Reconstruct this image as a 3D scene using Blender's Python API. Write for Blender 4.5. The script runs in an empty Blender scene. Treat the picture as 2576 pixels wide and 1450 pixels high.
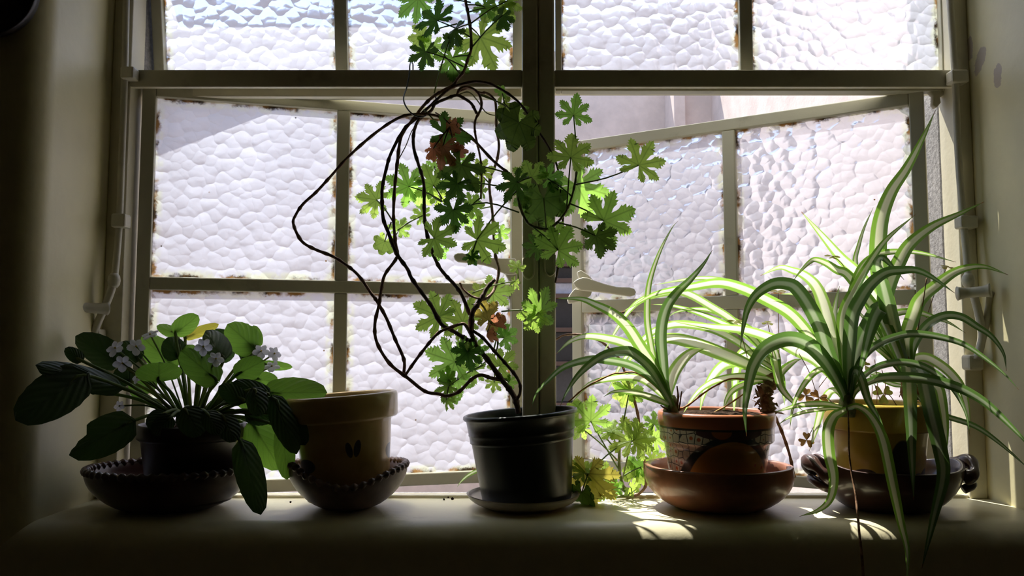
import bpy, bmesh, math, random
from mathutils import Vector, Matrix

# ---------------------------------------------------------------- camera
CZ = 1.30                      # eye height (m); the sill lies about 0.22 m lower
CAM_Y = -1.2
F = 2003.0                     # focal length in pixels of a 2576 x 1450 frame
TH = math.atan(0.0749)         # the camera looks slightly up
sc = bpy.context.scene
C = sc.collection
cam_d = bpy.data.cameras.new('camera')
cam_d.sensor_width = 36.0
cam_d.lens = F / 2576.0 * 36.0
cam_d.clip_start = 0.02
cam = bpy.data.objects.new('camera', cam_d)
C.objects.link(cam)
cam.location = (0, CAM_Y, CZ)
cam.rotation_euler = (math.pi / 2 + TH, 0, 0)
sc.camera = cam

# ---------------------------------------------------------------- sky, sun, exposure
SUN_AZ, SUN_EL = math.radians(25), math.radians(60)     # sun stands outside, to the left, high
wd = bpy.data.worlds.new('sky')
sc.world = wd
wd.use_nodes = True
wn = wd.node_tree
bg = wn.nodes['Background']
sky = wn.nodes.new('ShaderNodeTexSky')
sky.sky_type = 'NISHITA'
sky.sun_disc = False
sky.sun_elevation = SUN_EL
sky.sun_rotation = -SUN_AZ
sky.altitude = 1500
sky.air_density = 1.0
sky.dust_density = 4.0
wn.links.new(sky.outputs[0], bg.inputs[0])
bg.inputs[1].default_value = 0.22
sun_d = bpy.data.lights.new('sun', 'SUN')
sun_d.energy = 5.4
sun_d.angle = math.radians(0.53)
sun_d.color = (1.0, 0.95, 0.87)
sun = bpy.data.objects.new('sun', sun_d)
C.objects.link(sun)
sdir = Vector((math.sin(SUN_AZ) * math.cos(SUN_EL), -math.cos(SUN_AZ) * math.cos(SUN_EL), -math.sin(SUN_EL)))
sun.rotation_euler = sdir.to_track_quat('-Z', 'Y').to_euler()
sun.location = (-3, 3, 6)
vs = sc.view_settings
vs.view_transform = 'Standard'
vs.look = 'None'
vs.exposure = 1.0
vs.gamma = 1.0
vs.use_curve_mapping = False
sc.cycles.max_bounces = 9
sc.cycles.diffuse_bounces = 6
sc.cycles.glossy_bounces = 3
sc.cycles.transmission_bounces = 5
sc.cycles.transparent_max_bounces = 4
sc.cycles.sample_clamp_indirect = 12.0
sc.cycles.use_denoising = True
sc.cycles.use_adaptive_sampling = True
sc.cycles.adaptive_threshold = 0.03

rng = random.Random(7)

# ---------------------------------------------------------------- geometry helpers
def P(px, py, Y):
    """Point at depth Y (window plane = 0, outdoors > 0) seen at a place in the photograph."""
    x = (px - 1288.0) / F
    y = (725.0 - py) / F
    d = Vector((x, math.cos(TH) - y * math.sin(TH), math.sin(TH) + y * math.cos(TH)))
    t = (Y - CAM_Y) / d.y
    return Vector((0, CAM_Y, CZ)) + d * t

def pxm(Y):
    """Metres per pixel at depth Y."""
    return (Y - CAM_Y) / F

def mesh_obj(name, verts, faces, mats, parent=None, smooth=True, uvs=None, local=False, midx=None, uv2=None):
    me = bpy.data.meshes.new(name)
    if parent is not None and not local:
        off = parent.matrix_world.translation
        verts = [Vector(v) - off for v in verts]
    me.from_pydata([tuple(v) for v in verts], [], faces)
    if not isinstance(mats, (list, tuple)):
        mats = [mats]
    for m in mats:
        me.materials.append(m)
    if midx is not None:
        me.polygons.foreach_set('material_index', midx)
    me.polygons.foreach_set('use_smooth', [smooth] * len(me.polygons))
    if uvs is not None:
        lay = me.uv_layers.new(name='UVMap')
        lp = [0] * len(me.loops)
        me.loops.foreach_get('vertex_index', lp)
        flat = []
        for i in lp:
            flat.extend(uvs[i])
        lay.data.foreach_set('uv', flat)
        if uv2 is not None:
            lay2 = me.uv_layers.new(name='UVFar')
            flat = []
            for i in lp:
                flat.extend(uv2[i])
            lay2.data.foreach_set('uv', flat)
    me.update()
    o = bpy.data.objects.new(name, me)
    C.objects.link(o)
    if parent is not None:
        o.parent = parent
        o.matrix_world = Matrix.Translation(parent.matrix_world.translation) if not local else parent.matrix_world.copy()
    return o

# parents are only ever translated (or, for sashes, given a matrix); keep matrix_world valid by hand
def empty(name, loc=(0, 0, 0), matrix=None):
    o = bpy.data.objects.new(name, None)
    C.objects.link(o)
    o.empty_display_size = 0.02
    m = matrix if matrix is not None else Matrix.Translation(Vector(loc))
    o.matrix_world = m
    bpy.context.view_layer.update()
    return o

def thing(name, label, cat, loc=(0, 0, 0), group=None):
    o = empty(name, loc)
    tag(o, label, cat, group)
    return o

def tag(o, label, cat, group=None, kind=None):
    o['label'] = label
    o['category'] = cat
    if group:
        o['group'] = group
    if kind:
        o['kind'] = kind
    return o

def struct(o):
    o['kind'] = 'structure'
    return o

def put(name, V, Fc, mats, parent=None, **k):
    """Link a mesh given in world coordinates under a translated parent."""
    if parent is not None and not k.get('local'):
        off = parent.matrix_world.translation
        V = [Vector(v) - off for v in V]
        k['local'] = True
    me_o = mesh_obj(name, V, Fc, mats, None, **{kk: vv for kk, vv in k.items() if kk != 'local'})
    if parent is not None:
        me_o.parent = parent
        bpy_mat = parent.matrix_world.copy()
        me_o.matrix_basis = Matrix.Identity(4)
        me_o.matrix_world = bpy_mat
    return me_o

class MB:
    def __init__(s):
        s.v, s.f, s.m = [], [], []
    def add(s, v, f, m=0):
        o = len(s.v)
        s.v.extend(Vector(a) for a in v)
        s.f.extend(tuple(i + o for i in a) for a in f)
        s.m.extend([m] * len(f))
        return s
    def box(s, x0, x1, y0, y1, z0, z1, b=0.0015, m=0):
        """Box with chamfered edges."""
        b = min(b, (x1 - x0) / 2.2, (y1 - y0) / 2.2, (z1 - z0) / 2.2)
        bm = bmesh.new()
        bmesh.ops.create_cube(bm, size=1.0)
        for v in bm.verts:
            v.co = Vector(((x0 + x1) / 2 + v.co.x * (x1 - x0), (y0 + y1) / 2 + v.co.y * (y1 - y0), (z0 + z1) / 2 + v.co.z * (z1 - z0)))
        if b > 0:
            bmesh.ops.bevel(bm, geom=list(bm.edges), offset=b, segments=2, affect='EDGES', profile=0.5)
        bm.verts.index_update()
        s.add([v.co.copy() for v in bm.verts], [[v.index for v in f.verts] for f in bm.faces], m)
        bm.free()
        return s
    def tube(s, pts, rad, n=8, m=0, cap=True):
        v, f = tube(pts, rad, n, cap)
        return s.add(v, f, m)
    def put(s, name, mats, parent=None, smooth=True, local=False, xf=None):
        V = s.v if xf is None else [xf @ a for a in s.v]
        return put(name, V, s.f, mats, parent, smooth=smooth, local=local, midx=s.m)

def spline(pts, per=6):
    """Catmull-Rom through points (Vectors of any kind)."""
    pts = [Vector(p) for p in pts]
    if len(pts) < 3:
        n = per * 2
        return [pts[0].lerp(pts[-1], i / n) for i in range(n + 1)]
    out = []
    ext = [pts[0] * 2 - pts[1]] + pts + [pts[-1] * 2 - pts[-2]]
    for i in range(1, len(ext) - 2):
        p0, p1, p2, p3 = ext[i - 1:i + 3]
        for k in range(per):
            t = k / per
            out.append(0.5 * ((2 * p1) + (p2 - p0) * t + (2 * p0 - 5 * p1 + 4 * p2 - p3) * t * t + (3 * p1 - p0 - 3 * p2 + p3) * t ** 3))
    out.append(pts[-1])
    return out

def tube(pts, rad, n=8, cap=True):
    k = len(pts)
    if not isinstance(rad, (list, tuple)):
        rad = [rad] * k
    V, Fc = [], []
    up = Vector((0, 0, 1))
    prev = None
    for i, p in enumerate(pts):
        t = (pts[min(i + 1, k - 1)] - pts[max(i - 1, 0)])
        if t.length < 1e-9:
            t = Vector((0, 0, 1))
        t.normalize()
        if prev is None:
            a = t.cross(Vector((0, 1, 0)) if abs(t.y) < 0.9 else Vector((1, 0, 0))).normalized()
        else:
            a = (prev - t * prev.dot(t))
            a = a.normalized() if a.length > 1e-6 else t.orthogonal().normalized()
        prev = a
        b = t.cross(a)
        for j in range(n):
            q = 2 * math.pi * j / n
            V.append(p + (a * math.cos(q) + b * math.sin(q)) * rad[i])
    for i in range(k - 1):
        for j in range(n):
            j2 = (j + 1) % n
            Fc.append((i * n + j, i * n + j2, (i + 1) * n + j2, (i + 1) * n + j))
    if cap:
        Fc.append(tuple(range(n - 1, -1, -1)))
        Fc.append(tuple((k - 1) * n + j for j in range(n)))
    return V, Fc

def lathe(prof, seg=56, sx=1.0, sy=1.0, rim=None, closed_bottom=True):
    """prof: list of (r, z) from outside bottom over the rim to the inside bottom. rim(ang, i, r, z) may bend the points."""
    V, Fc, UV = [], [], []
    for i, (r, z) in enumerate(prof):
        for j in range(seg):
            a = 2 * math.pi * j / seg
            rr, zz = (r, z) if rim is None else rim(a, i, r, z)
            V.append(Vector((math.sin(a) * rr * sx, -math.cos(a) * rr * sy, zz)))
            UV.append((j / seg, i / max(1, len(prof) - 1)))
    for i in range(len(prof) - 1):
        for j in range(seg):
            j2 = (j + 1) % seg
            Fc.append((i * seg + j, i * seg + j2, (i + 1) * seg + j2, (i + 1) * seg + j))
    if closed_bottom:
        V.append(Vector((0, 0, prof[0][1])))
        c = len(V) - 1
        for j in range(seg):
            Fc.append((c, (j + 1) % seg, j))
        V.append(Vector((0, 0, prof[-1][1])))
        c = len(V) - 1
        o = (len(prof) - 1) * seg
        for j in range(seg):
            Fc.append((c, o + j, o + (j + 1) % seg))
    return V, Fc

# ---------------------------------------------------------------- material helpers
class NT:
    def __init__(s, name):
        s.mat = bpy.data.materials.new(name)
        s.mat.use_nodes = True
        s.t = s.mat.node_tree
        s.t.nodes.clear()
        s.out = s.t.nodes.new('ShaderNodeOutputMaterial')
    def n(s, kind, **k):
        nd = s.t.nodes.new('ShaderNode' + kind)
        for a, b in k.items():
            setattr(nd, a, b)
        return nd
    def l(s, a, b):
        s.t.links.new(a, b)
    def setin(s, sock, v):
        if hasattr(v, 'links') or isinstance(v, bpy.types.NodeSocket):
            s.l(v, sock)
        else:
            sock.default_value = v
    def math(s, op, a, b=None, clamp=False):
        nd = s.n('Math', operation=op)
        nd.use_clamp = clamp
        s.setin(nd.inputs[0], a)
        if b is not None:
            s.setin(nd.inputs[1], b)
        return nd.outputs[0]
    def smooth(s, v, lo, hi, a=0.0, b=1.0):
        nd = s.n('MapRange', interpolation_type='SMOOTHSTEP')
        s.setin(nd.inputs['Value'], v)
        nd.inputs['From Min'].default_value = lo
        nd.inputs['From Max'].default_value = hi
        nd.inputs['To Min'].default_value = a
        nd.inputs['To Max'].default_value = b
        return nd.outputs[0]
    def noise(s, vec, scale, detail=3.0, rough=0.55):
        nd = s.n('TexNoise')
        if vec is not None:
            s.l(vec, nd.inputs['Vector'])
        nd.inputs['Scale'].default_value = scale
        nd.inputs['Detail'].default_value = detail
        nd.inputs['Roughness'].default_value = rough
        return nd.outputs['Fac']
    def mix(s, fac, a, b):
        nd = s.n('Mix', data_type='RGBA')
        s.setin(nd.inputs[0], fac)
        s.setin(nd.inputs[6], a if not isinstance(a, tuple) else (*a, 1)[:4])
        s.setin(nd.inputs[7], b if not isinstance(b, tuple) else (*b, 1)[:4])
        return nd.outputs[2]
    def mixs(s, fac, a, b):
        nd = s.n('MixShader')
        s.setin(nd.inputs[0], fac)
        s.l(a, nd.inputs[1])
        s.l(b, nd.inputs[2])
        return nd.outputs[0]
    def obj(s):
        return s.n('TexCoord').outputs['Object']
    def sep(s, v):
        nd = s.n('SeparateXYZ')
        s.l(v, nd.inputs[0])
        return nd.outputs
    def bump(s, h, strength=0.3, dist=0.002):
        nd = s.n('Bump')
        nd.inputs['Strength'].default_value = strength
        nd.inputs['Distance'].default_value = dist
        s.l(h, nd.inputs['Height'])
        return nd.outputs[0]
    def pbsdf(s, col, rough=0.6, spec=0.5, normal=None, coat=0.0, metal=0.0):
        nd = s.n('BsdfPrincipled')
        s.setin(nd.inputs['Base Color'], col if not isinstance(col, tuple) else (*col, 1)[:4])
        s.setin(nd.inputs['Roughness'], rough)
        nd.inputs['Specular IOR Level'].default_value = spec
        nd.inputs['Coat Weight'].default_value = coat
        nd.inputs['Coat Roughness'].default_value = 0.12
        nd.inputs['Metallic'].default_value = metal
        if normal is not None:
            s.l(normal, nd.inputs['Normal'])
        return nd.outputs[0]
    def done(s, shader):
        s.l(shader, s.out.inputs[0])
        return s.mat
    def ellipse(s, x, z, cx, cz, rx, rz, rot=0.0, soft=0.12):
        """1 inside a (rotated) ellipse on the x-z coordinates, 0 outside."""
        c, q = math.cos(rot), math.sin(rot)
        dx = s.math('SUBTRACT', x, cx)
        dz = s.math('SUBTRACT', z, cz)
        u = s.math('ADD', s.math('MULTIPLY', dx, c / rx), s.math('MULTIPLY', dz, q / rx))
        w = s.math('ADD', s.math('MULTIPLY', dx, -q / rz), s.math('MULTIPLY', dz, c / rz))
        d = s.math('ADD', s.math('MULTIPLY', u, u), s.math('MULTIPLY', w, w))
        return s.smooth(d, 1.0 - soft, 1.0 + soft, 1.0, 0.0)

def painted(name, col, rough=0.45, bump=0.15, scale=40.0, dirt=0.25, dirtcol=(0.16, 0.12, 0.07), coat=0.0):
    t = NT(name)
    o = t.obj()
    n1 = t.noise(o, scale, 4)
    n2 = t.noise(o, scale * 0.22, 5, 0.65)
    m = t.smooth(n2, 0.55, 0.75, 0.0, dirt)
    cc = t.mix(m, col, dirtcol)
    return t.done(t.pbsdf(cc, rough, 0.4, t.bump(n1, bump, 0.002), coat))

M = {}
XRV = 0.700
def wall_paint(name, col, flakes=None):
    t = NT(name)
    o = t.obj()
    n1 = t.noise(o, 14, 5, 0.6)
    n2 = t.noise(o, 90, 3)
    h = t.math('ADD', t.math('MULTIPLY', n1, 1.0), t.math('MULTIPLY', n2, 0.25))
    spots = t.smooth(t.noise(o, 9, 6, 0.7), 0.64, 0.74, 0.0, 0.30)
    c = t.mix(t.smooth(n1, 0.3, 0.7), tuple(a * 0.93 for a in col), col)
    c = t.mix(spots, c, (0.33, 0.28, 0.19))
    if flakes:
        # flaked paint on the right reveal, baring grey plaster
        q = t.sep(o)
        m = None
        nn = t.math('MULTIPLY', t.math('SUBTRACT', t.noise(o, 55, 5, 0.7), 0.5), 0.016)
        for (px, py, rx, rz, rot) in flakes:
            D = XRV * F / (px - 1288.0)
            cp = P(px, py, D + CAM_Y)
            e = t.ellipse(t.math('ADD', q[1], nn), t.math('ADD', q[2], nn), cp.y, cp.z, rx, rz, rot, 0.1)
            m = e if m is None else t.math('MAXIMUM', m, e)
        m = t.math('MULTIPLY', m, t.math('GREATER_THAN', q[0], XRV - 0.02))
        c = t.mix(m, c, (0.46, 0.39, 0.29))
    return t.done(t.pbsdf(c, 0.38, 0.45, t.bump(h, 0.22, 0.004)))
M['wall'] = wall_paint('cream_wall_paint', (0.75, 0.69, 0.41), ((2470, 122, 0.008, 0.020, 0.0), (2494, 154, 0.022, 0.010, -0.9), (2538, 190, 0.010, 0.017, 0.2)))
M['sill'] = wall_paint('cream_sill_paint', (0.74, 0.69, 0.45))
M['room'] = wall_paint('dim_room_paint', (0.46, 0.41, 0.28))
M['floor'] = painted('dark_floor', (0.20, 0.13, 0.08), 0.5)
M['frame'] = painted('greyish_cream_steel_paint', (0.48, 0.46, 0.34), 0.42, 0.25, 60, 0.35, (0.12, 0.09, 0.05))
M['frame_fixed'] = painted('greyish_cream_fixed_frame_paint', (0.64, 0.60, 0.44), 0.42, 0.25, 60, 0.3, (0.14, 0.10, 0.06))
M['iron'] = painted('worn_cream_hardware_paint', (0.56, 0.53, 0.41), 0.4, 0.25, 90, 0.3, (0.13, 0.09, 0.05))

def stucco(name, col, scale=130, strength=0.9, dist=0.004, grain=0.0):
    t = NT(name)
    o = t.obj()
    n1 = t.noise(o, scale, 6, 0.7)
    n2 = t.noise(o, 7, 5, 0.6)
    c = t.mix(t.smooth(n2, 0.3, 0.7), tuple(a * 0.82 for a in col), col)
    if grain:
        c = t.mix(t.smooth(t.noise(o, scale * 0.8, 4, 0.7), 0.38, 0.62, grain, 0.0), c, tuple(a * 0.25 for a in col))
    return t.done(t.pbsdf(c, 0.85, 0.2, t.bump(n1, strength, dist)))
M['stucco'] = stucco('rough_grey_stucco', (0.56, 0.54, 0.52), 150, 1.0, 0.012, 0.45)
M['pink'] = stucco('pale_pink_plaster', (0.76, 0.64, 0.575), 30, 0.25, 0.006)
M['patio'] = stucco('pale_patio_cement', (0.54, 0.505, 0.46), 20, 0.3, 0.006)
# ---------------------------------------------------------------- hammered glass
def glass_material(name, seed):
    t = NT(name)
    o = t.obj()
    so = t.sep(o)
    cv = t.n('CombineXYZ')
    t.l(t.math('ADD', so[0], seed * 3.1), cv.inputs[0])
    t.l(t.math('ADD', t.math('MULTIPLY', so[2], 1.12), seed * 1.7), cv.inputs[1])
    warp = t.n('TexNoise', noise_dimensions='2D')
    warp.inputs['Scale'].default_value = 45
    warp.inputs['Detail'].default_value = 1
    t.l(cv.outputs[0], warp.inputs['Vector'])
    wv = t.n('VectorMath', operation='MULTIPLY_ADD')
    t.l(warp.outputs['Color'], wv.inputs[0])
    wv.inputs[1].default_value = (0.011, 0.011, 0.011)
    t.l(cv.outputs[0], wv.inputs[2])
    def vor(scale, smooth):
        v = t.n('TexVoronoi', feature='SMOOTH_F1' if smooth else 'F1', voronoi_dimensions='2D')
        v.inputs['Scale'].default_value = scale
        if smooth:
            v.inputs['Smoothness'].default_value = 0.18
        t.l(wv.outputs[0], v.inputs['Vector'])
        return v.outputs['Distance']
    d1, d2 = vor(54, True), vor(110, False)
    d1s = t.math('POWER', d1, 2.2)
    h = t.math('ADD', t.math('MULTIPLY', d1s, 1.5), t.math('MULTIPLY', d2, 0.07))
    nrm = t.bump(h, 0.44, 0.006)
    nrm2 = t.bump(h, 0.66, 0.0075)
    # grime and old putty near the bars
    uv = t.n('UVMap'); uv.uv_map = 'UVMap'
    uf = t.n('UVMap'); uf.uv_map = 'UVFar'
    a, b = t.sep(uv.outputs[0]), t.sep(uf.outputs[0])
    near_v = t.math('MINIMUM', a[0], b[0])
    near_h = t.math('MINIMUM', a[1], b[1])
    edge = t.math('MINIMUM', near_v, near_h)
    ng = t.noise(o, 85, 6, 0.72)
    ng2 = t.noise(o, 22, 4, 0.6)
    e1 = t.math('ADD', edge, t.math('MULTIPLY', t.math('SUBTRACT', ng, 0.5), 0.02))
    grime = t.math('MULTIPLY', t.smooth(e1, 0.004, 0.0095, 1.0, 0.0), t.smooth(ng2, 0.42, 0.58))
    putty = t.math('MULTIPLY', t.smooth(edge, 0.009, 0.017, 0.8, 0.0), t.smooth(t.noise(o, 30, 4, 0.6), 0.42, 0.55))
    vspk = t.n('TexVoronoi', feature='F1')
    vspk.inputs['Scale'].default_value = 26
    t.l(o, vspk.inputs['Vector'])
    speck = t.math('MULTIPLY', t.smooth(vspk.outputs['Distance'], 0.03, 0.045, 1.0, 0.0), t.smooth(t.noise(o, 6, 2), 0.45, 0.6))
    dirtcol = t.mix(t.smooth(t.noise(o, 40, 3), 0.4, 0.6), (0.05, 0.035, 0.02), (0.36, 0.20, 0.07))
    dust = t.smooth(t.noise(o, 5, 5, 0.6), 0.3, 0.75, 0.34, 0.48)
    tr = t.n('BsdfTranslucent')
    tcol = t.mix(putty, (0.52, 0.55, 0.63), (0.58, 0.64, 0.42))
    t.l(tcol, tr.inputs['Color'])
    t.l(nrm, tr.inputs['Normal'])
    rf = t.n('BsdfRefraction')
    rf.inputs['Roughness'].default_value = 0.28
    rf.inputs['IOR'].default_value = 1.25
    rf.inputs['Color'].default_value = (0.90, 0.91, 0.95, 1)
    t.l(nrm2, rf.inputs['Normal'])
    rs_ = t.n('BsdfRefraction')
    rs_.inputs['Roughness'].default_value = 0.04
    rs_.inputs['IOR'].default_value = 1.33
    rs_.inputs['Color'].default_value = (0.90, 0.91, 0.95, 1)
    t.l(nrm2, rs_.inputs['Normal'])
    rmix = t.mixs(0.5, rf.outputs[0], rs_.outputs[0])
    gl = t.n('BsdfGlossy')
    gl.inputs['Roughness'].default_value = 0.18
    t.l(nrm2, gl.inputs['Normal'])
    s = t.mixs(dust, rmix, tr.outputs[0])
    fr = t.n('Fresnel')
    fr.inputs['IOR'].default_value = 1.45
    s = t.mixs(t.math('MULTIPLY', fr.outputs[0], 0.6), s, gl.outputs[0])
    df = t.n('BsdfDiffuse')
    t.l(dirtcol, df.inputs['Color'])
    dt = t.n('BsdfTranslucent')
    t.l(dirtcol, dt.inputs['Color'])
    ds = t.mixs(0.35, df.outputs[0], dt.outputs[0])
    s = t.mixs(t.math('MAXIMUM', grime, speck), s, ds)
    return t.done(s)
GLASS = [glass_material('hammered_glass' if i == 0 else 'hammered_glass_%d' % i, i * 1.37) for i in range(3)]

def pane(name, x0, x1, z0, z1, y, mat, parent, xf=Matrix.Identity(4), n=12):
    V, Fc, U, U2 = [], [], [], []
    for i in range(n + 1):
        for j in range(n + 1):
            x = x0 + (x1 - x0) * i / n
            z = z0 + (z1 - z0) * j / n
            V.append(xf @ Vector((x, y, z)))
            U.append((x - x0, z - z0))
            U2.append((x1 - x, z1 - z))
    for i in range(n):
        for j in range(n):
            k = i * (n + 1) + j
            Fc.append((k, k + n + 1, k + n + 2, k + 1))
    return put(name, V, Fc, mat, parent, uvs=U, uv2=U2, local=True)

def bar(name, x0, x1, y0, y1, z0, z1, parent, mat=None, b=0.0018):
    return MB().box(x0, x1, y0, y1, z0, z1, b).put(name, mat or M['frame'], parent, smooth=False, local=True)

def window(name, loc=(0, 0, 0), matrix=None):
    o = empty(name, loc, matrix)
    return struct(o)

# ---------------------------------------------------------------- room shell and window wall
SILL_Z = CZ - 0.2217
XL, XR = -0.612, 0.700           # inner reveal faces
WALL_Y = -0.188
TOP_Z = CZ + 0.80
RX0, RX1, RY0, RZ1 = -1.75, 1.95, -2.9, 2.55

def sweep_opening():
    """Window wall with rounded plaster edges round the opening; the sill nose is a mesh of its own."""
    r = 0.034
    prof = [(1.0, WALL_Y), (0.30, WALL_Y), (0.12, WALL_Y), (r, WALL_Y)]
    for k in range(1, 9):
        a = math.pi / 2 * k / 8
        prof.append((r - r * math.sin(a), WALL_Y + r - r * math.cos(a)))
    prof += [(0.0, -0.11), (0.0, -0.06), (0.0, 0.035)]
    rs = 0.026
    sides = {'wall': ([], []), 'sill': ([], [])}
    def corner(o, s):
        ox = o
        if o >= 1.0:
            return {'bl': (RX0, 0.0), 'br': (RX1, 0.0), 'tr': (RX1, RZ1), 'tl': (RX0, RZ1)}[s]
        return {'bl': (XL - o, SILL_Z - o), 'br': (XR + o, SILL_Z - o), 'tr': (XR + o, TOP_Z + o), 'tl': (XL - o, TOP_Z + o)}[s]
    for (s0, s1) in (('bl', 'br'), ('br', 'tr'), ('tr', 'tl'), ('tl', 'bl')):
        V, Fc = sides['sill'] if s0 == 'bl' else sides['wall']
        n = 40 if s0 == 'bl' else 16
        base = len(V)
        for (o, y) in prof:
            a, b = corner(o, s0), corner(o, s1)
            for k in range(n + 1):
                t = k / n
                V.append((a[0] + (b[0] - a[0]) * t, y, a[1] + (b[1] - a[1]) * t))
        for i in range(len(prof) - 1):
            for k in range(n):
                q = base + i * (n + 1) + k
                Fc.append((q, q + 1, q + n + 2, q + n + 1))
    return sides
_s = sweep_opening()
struct(put('wall_front', *_s['wall'], M['wall']))
struct(put('trim_1', *_s['sill'], M['sill']))      # plastered sill with its rounded nose and the wall face below
def room_face(name, pts, mat):
    return struct(put(name, pts, [(0, 1, 2, 3)], mat, smooth=False))
WX = WALL_Y
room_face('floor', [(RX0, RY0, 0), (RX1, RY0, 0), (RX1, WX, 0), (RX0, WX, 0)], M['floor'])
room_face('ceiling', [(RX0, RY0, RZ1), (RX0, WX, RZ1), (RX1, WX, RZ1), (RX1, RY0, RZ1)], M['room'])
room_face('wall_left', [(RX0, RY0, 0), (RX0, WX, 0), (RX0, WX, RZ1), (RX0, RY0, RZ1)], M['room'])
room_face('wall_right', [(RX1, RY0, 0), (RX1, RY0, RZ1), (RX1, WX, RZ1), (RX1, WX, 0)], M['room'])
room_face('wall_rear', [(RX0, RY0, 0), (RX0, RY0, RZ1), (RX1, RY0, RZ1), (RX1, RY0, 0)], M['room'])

# ---------------------------------------------------------------- outdoors: outer reveal, patio, walls
EX0, EX1 = -0.584, 0.674
def outer_wall():
    """The outer leaf of the wall: rough stucco reveals, lintel and sloping outer sill."""
    m = MB()
    y0, yl, yr = 0.034, 0.085, 0.15
    zt, zb = CZ + 0.735, CZ - 0.245
    m.box(-2.6, EX0, y0, yl, -0.1, 3.2, 0.004)
    m.box(EX1, 2.6, y0, yr, -0.1, 3.2, 0.004)
    m.box(EX0, 0.02, y0, 0.15, CZ + 0.692, 3.2, 0.004)
    m.box(0.02, EX1, y0, 0.075, zt, 3.2, 0.004)  # unseen lintel step, made shallower so sun reaches the right vent
    m.box(EX0, EX1, y0, yr + 0.03, -0.1, zb, 0.004)
    return struct(m.put('wall_outer', M['stucco'], None, smooth=False))
outer_wall()
struct(MB().box(-4, 4, 0.18, 5, -0.12, 0.0, 0).put('floor_patio', M['patio'], None, smooth=False))
BY = 3.0
def P2(px, py, Y=BY):
    return P(px, py, Y)
# back wall of the light well with a dark window in it, and the sunlit side wall on the right
bx = P2(1672, 300).x
wz0, wz1 = P2(1400, 1030).z, P2(1400, 655).z
wx0, wx1 = P2(1290, 800).x, P2(1520, 800).x
back = MB()
back.box(-4, wx0, BY, BY + 0.25, 0, 2.9, 0)
back.box(wx1, bx + 0.15, BY, BY + 0.25, 0, 2.9, 0)
back.box(wx0, wx1, BY, BY + 0.25, 0, wz0, 0)
back.box(wx0, wx1, BY, BY + 0.25, wz1, 2.9, 0)
struct(back.put('wall_back', M['pink'], None, smooth=False))
side = MB()
x_a, x_b = bx, P2(1725, 300, 2.75).x
side.box(x_a, x_b, 2.75, BY, 0, 2.9, 0.004)                # pilaster in the corner
pa, pb = Vector((P2(1800, 300, 2.72).x, 2.9, 0)), Vector((0.98, 0.155, 0))
d = (pb - pa).normalized()
nrm = Vector((-d.y, d.x, 0))
q = [pa, pb, pb + nrm * 0.25, pa + nrm * 0.25]
V = [Vector((a.x, a.y, 0)) for a in q] + [Vector((a.x, a.y, 2.75)) for a in q]
side.add(V, [(0, 1, 5, 4), (1, 2, 6, 5), (2, 3, 7, 6), (3, 0, 4, 7), (4, 5, 6, 7)])
side.box(x_b, P2(1800, 300, 2.72).x + 0.05, 2.8, BY, 0, 2.9, 0.004)
struct(side.put('wall_side', M['pink'], None, smooth=False))
struct(MB().box(-2.9, -2.65, 0.3, BY, 0, 2.1, 0.004).put('wall_side', M['pink'], None, smooth=False))
M['dark_frame'] = painted('brown_window_paint', (0.10, 0.06, 0.045), 0.4)
def plain(name, col, rough=0.5, spec=0.5, coat=0.0):
    t = NT(name)
    n = t.noise(t.obj(), 60, 3)
    return t.done(t.pbsdf(t.mix(t.smooth(n, 0.3, 0.7), tuple(a * 0.85 for a in col), col), rough, spec, t.bump(n, 0.08, 0.001), coat))
M['dark_pane'] = plain('dark_far_pane', (0.035, 0.035, 0.04), 0.15, 0.6)
M['pale_pane'] = plain('pale_blue_far_pane', (0.62, 0.68, 0.86), 0.5)
w6 = window('window_6', ((wx0 + wx1) / 2, BY, wz0))
_off = w6.matrix_world.translation
def far_bar(name, x0, x1, z0, z1, y0=-0.02, y1=0.08, mat='dark_frame'):
    return MB().box(x0, x1, BY + y0, BY + y1, z0, z1, 0.003).put(name, M[mat], w6, smooth=False)
far_bar('frame_rail', wx0, wx1, wz1 - 0.035, wz1)
far_bar('frame_rail', wx0, wx1, wz0, wz0 + 0.035)
far_bar('frame_stile', wx0, wx0 + 0.03, wz0 + 0.035, wz1 - 0.035)
far_bar('frame_stile', wx1 - 0.03, wx1, wz0 + 0.035, wz1 - 0.035)
zs = [P2(1420, y).z for y in (706, 745, 830, 915)]
pr = wz1 - 0.035
for k, zz in enumerate(zs + [wz0 + 0.035]):
    last = k == len(zs)
    if not last:
        far_bar('glazing_bar', wx0 + 0.03, wx1 - 0.03, zz - 0.012, zz + 0.012)
    lo = zz if last else zz + 0.012
    far_bar('pane', wx0 + 0.03, wx1 - 0.03, lo, pr, 0.03, 0.036, 'pale_pane' if k == 1 else 'dark_pane')
    pr = zz - 0.012

# ---------------------------------------------------------------- fixed steel frame
w1 = window('window_1', (0, 0, SILL_Z))
def fbar(name, x0, x1, y0, y1, z0, z1, b=0.0018):
    return MB().box(x0, x1, y0, y1, z0, z1, b).put(name, M['frame_fixed'], w1, smooth=False)
zt1, zt0 = P(900, 175, -0.012).z, P(900, 219, -0.012).z
TZ1 = CZ + 0.76
fbar('jamb', XL, -0.583, -0.010, 0.034, SILL_Z, TZ1)
fbar('jamb', 0.674, XR, -0.010, 0.034, SILL_Z, TZ1)
mx0, mx1 = P(1314, 700, -0.014).x, P(1398, 700, -0.014).x
mm = (mx0 + mx1) / 2
for (tx0, tx1) in ((-0.583, mx0), (mx1, 0.674)):
    fbar('transom', tx0, tx1, -0.012, -0.003, zt0, zt1)
    fbar('transom_web', tx0, tx1, -0.0028, 0.0308, zt0 + 0.0125, zt1 - 0.001)
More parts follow.
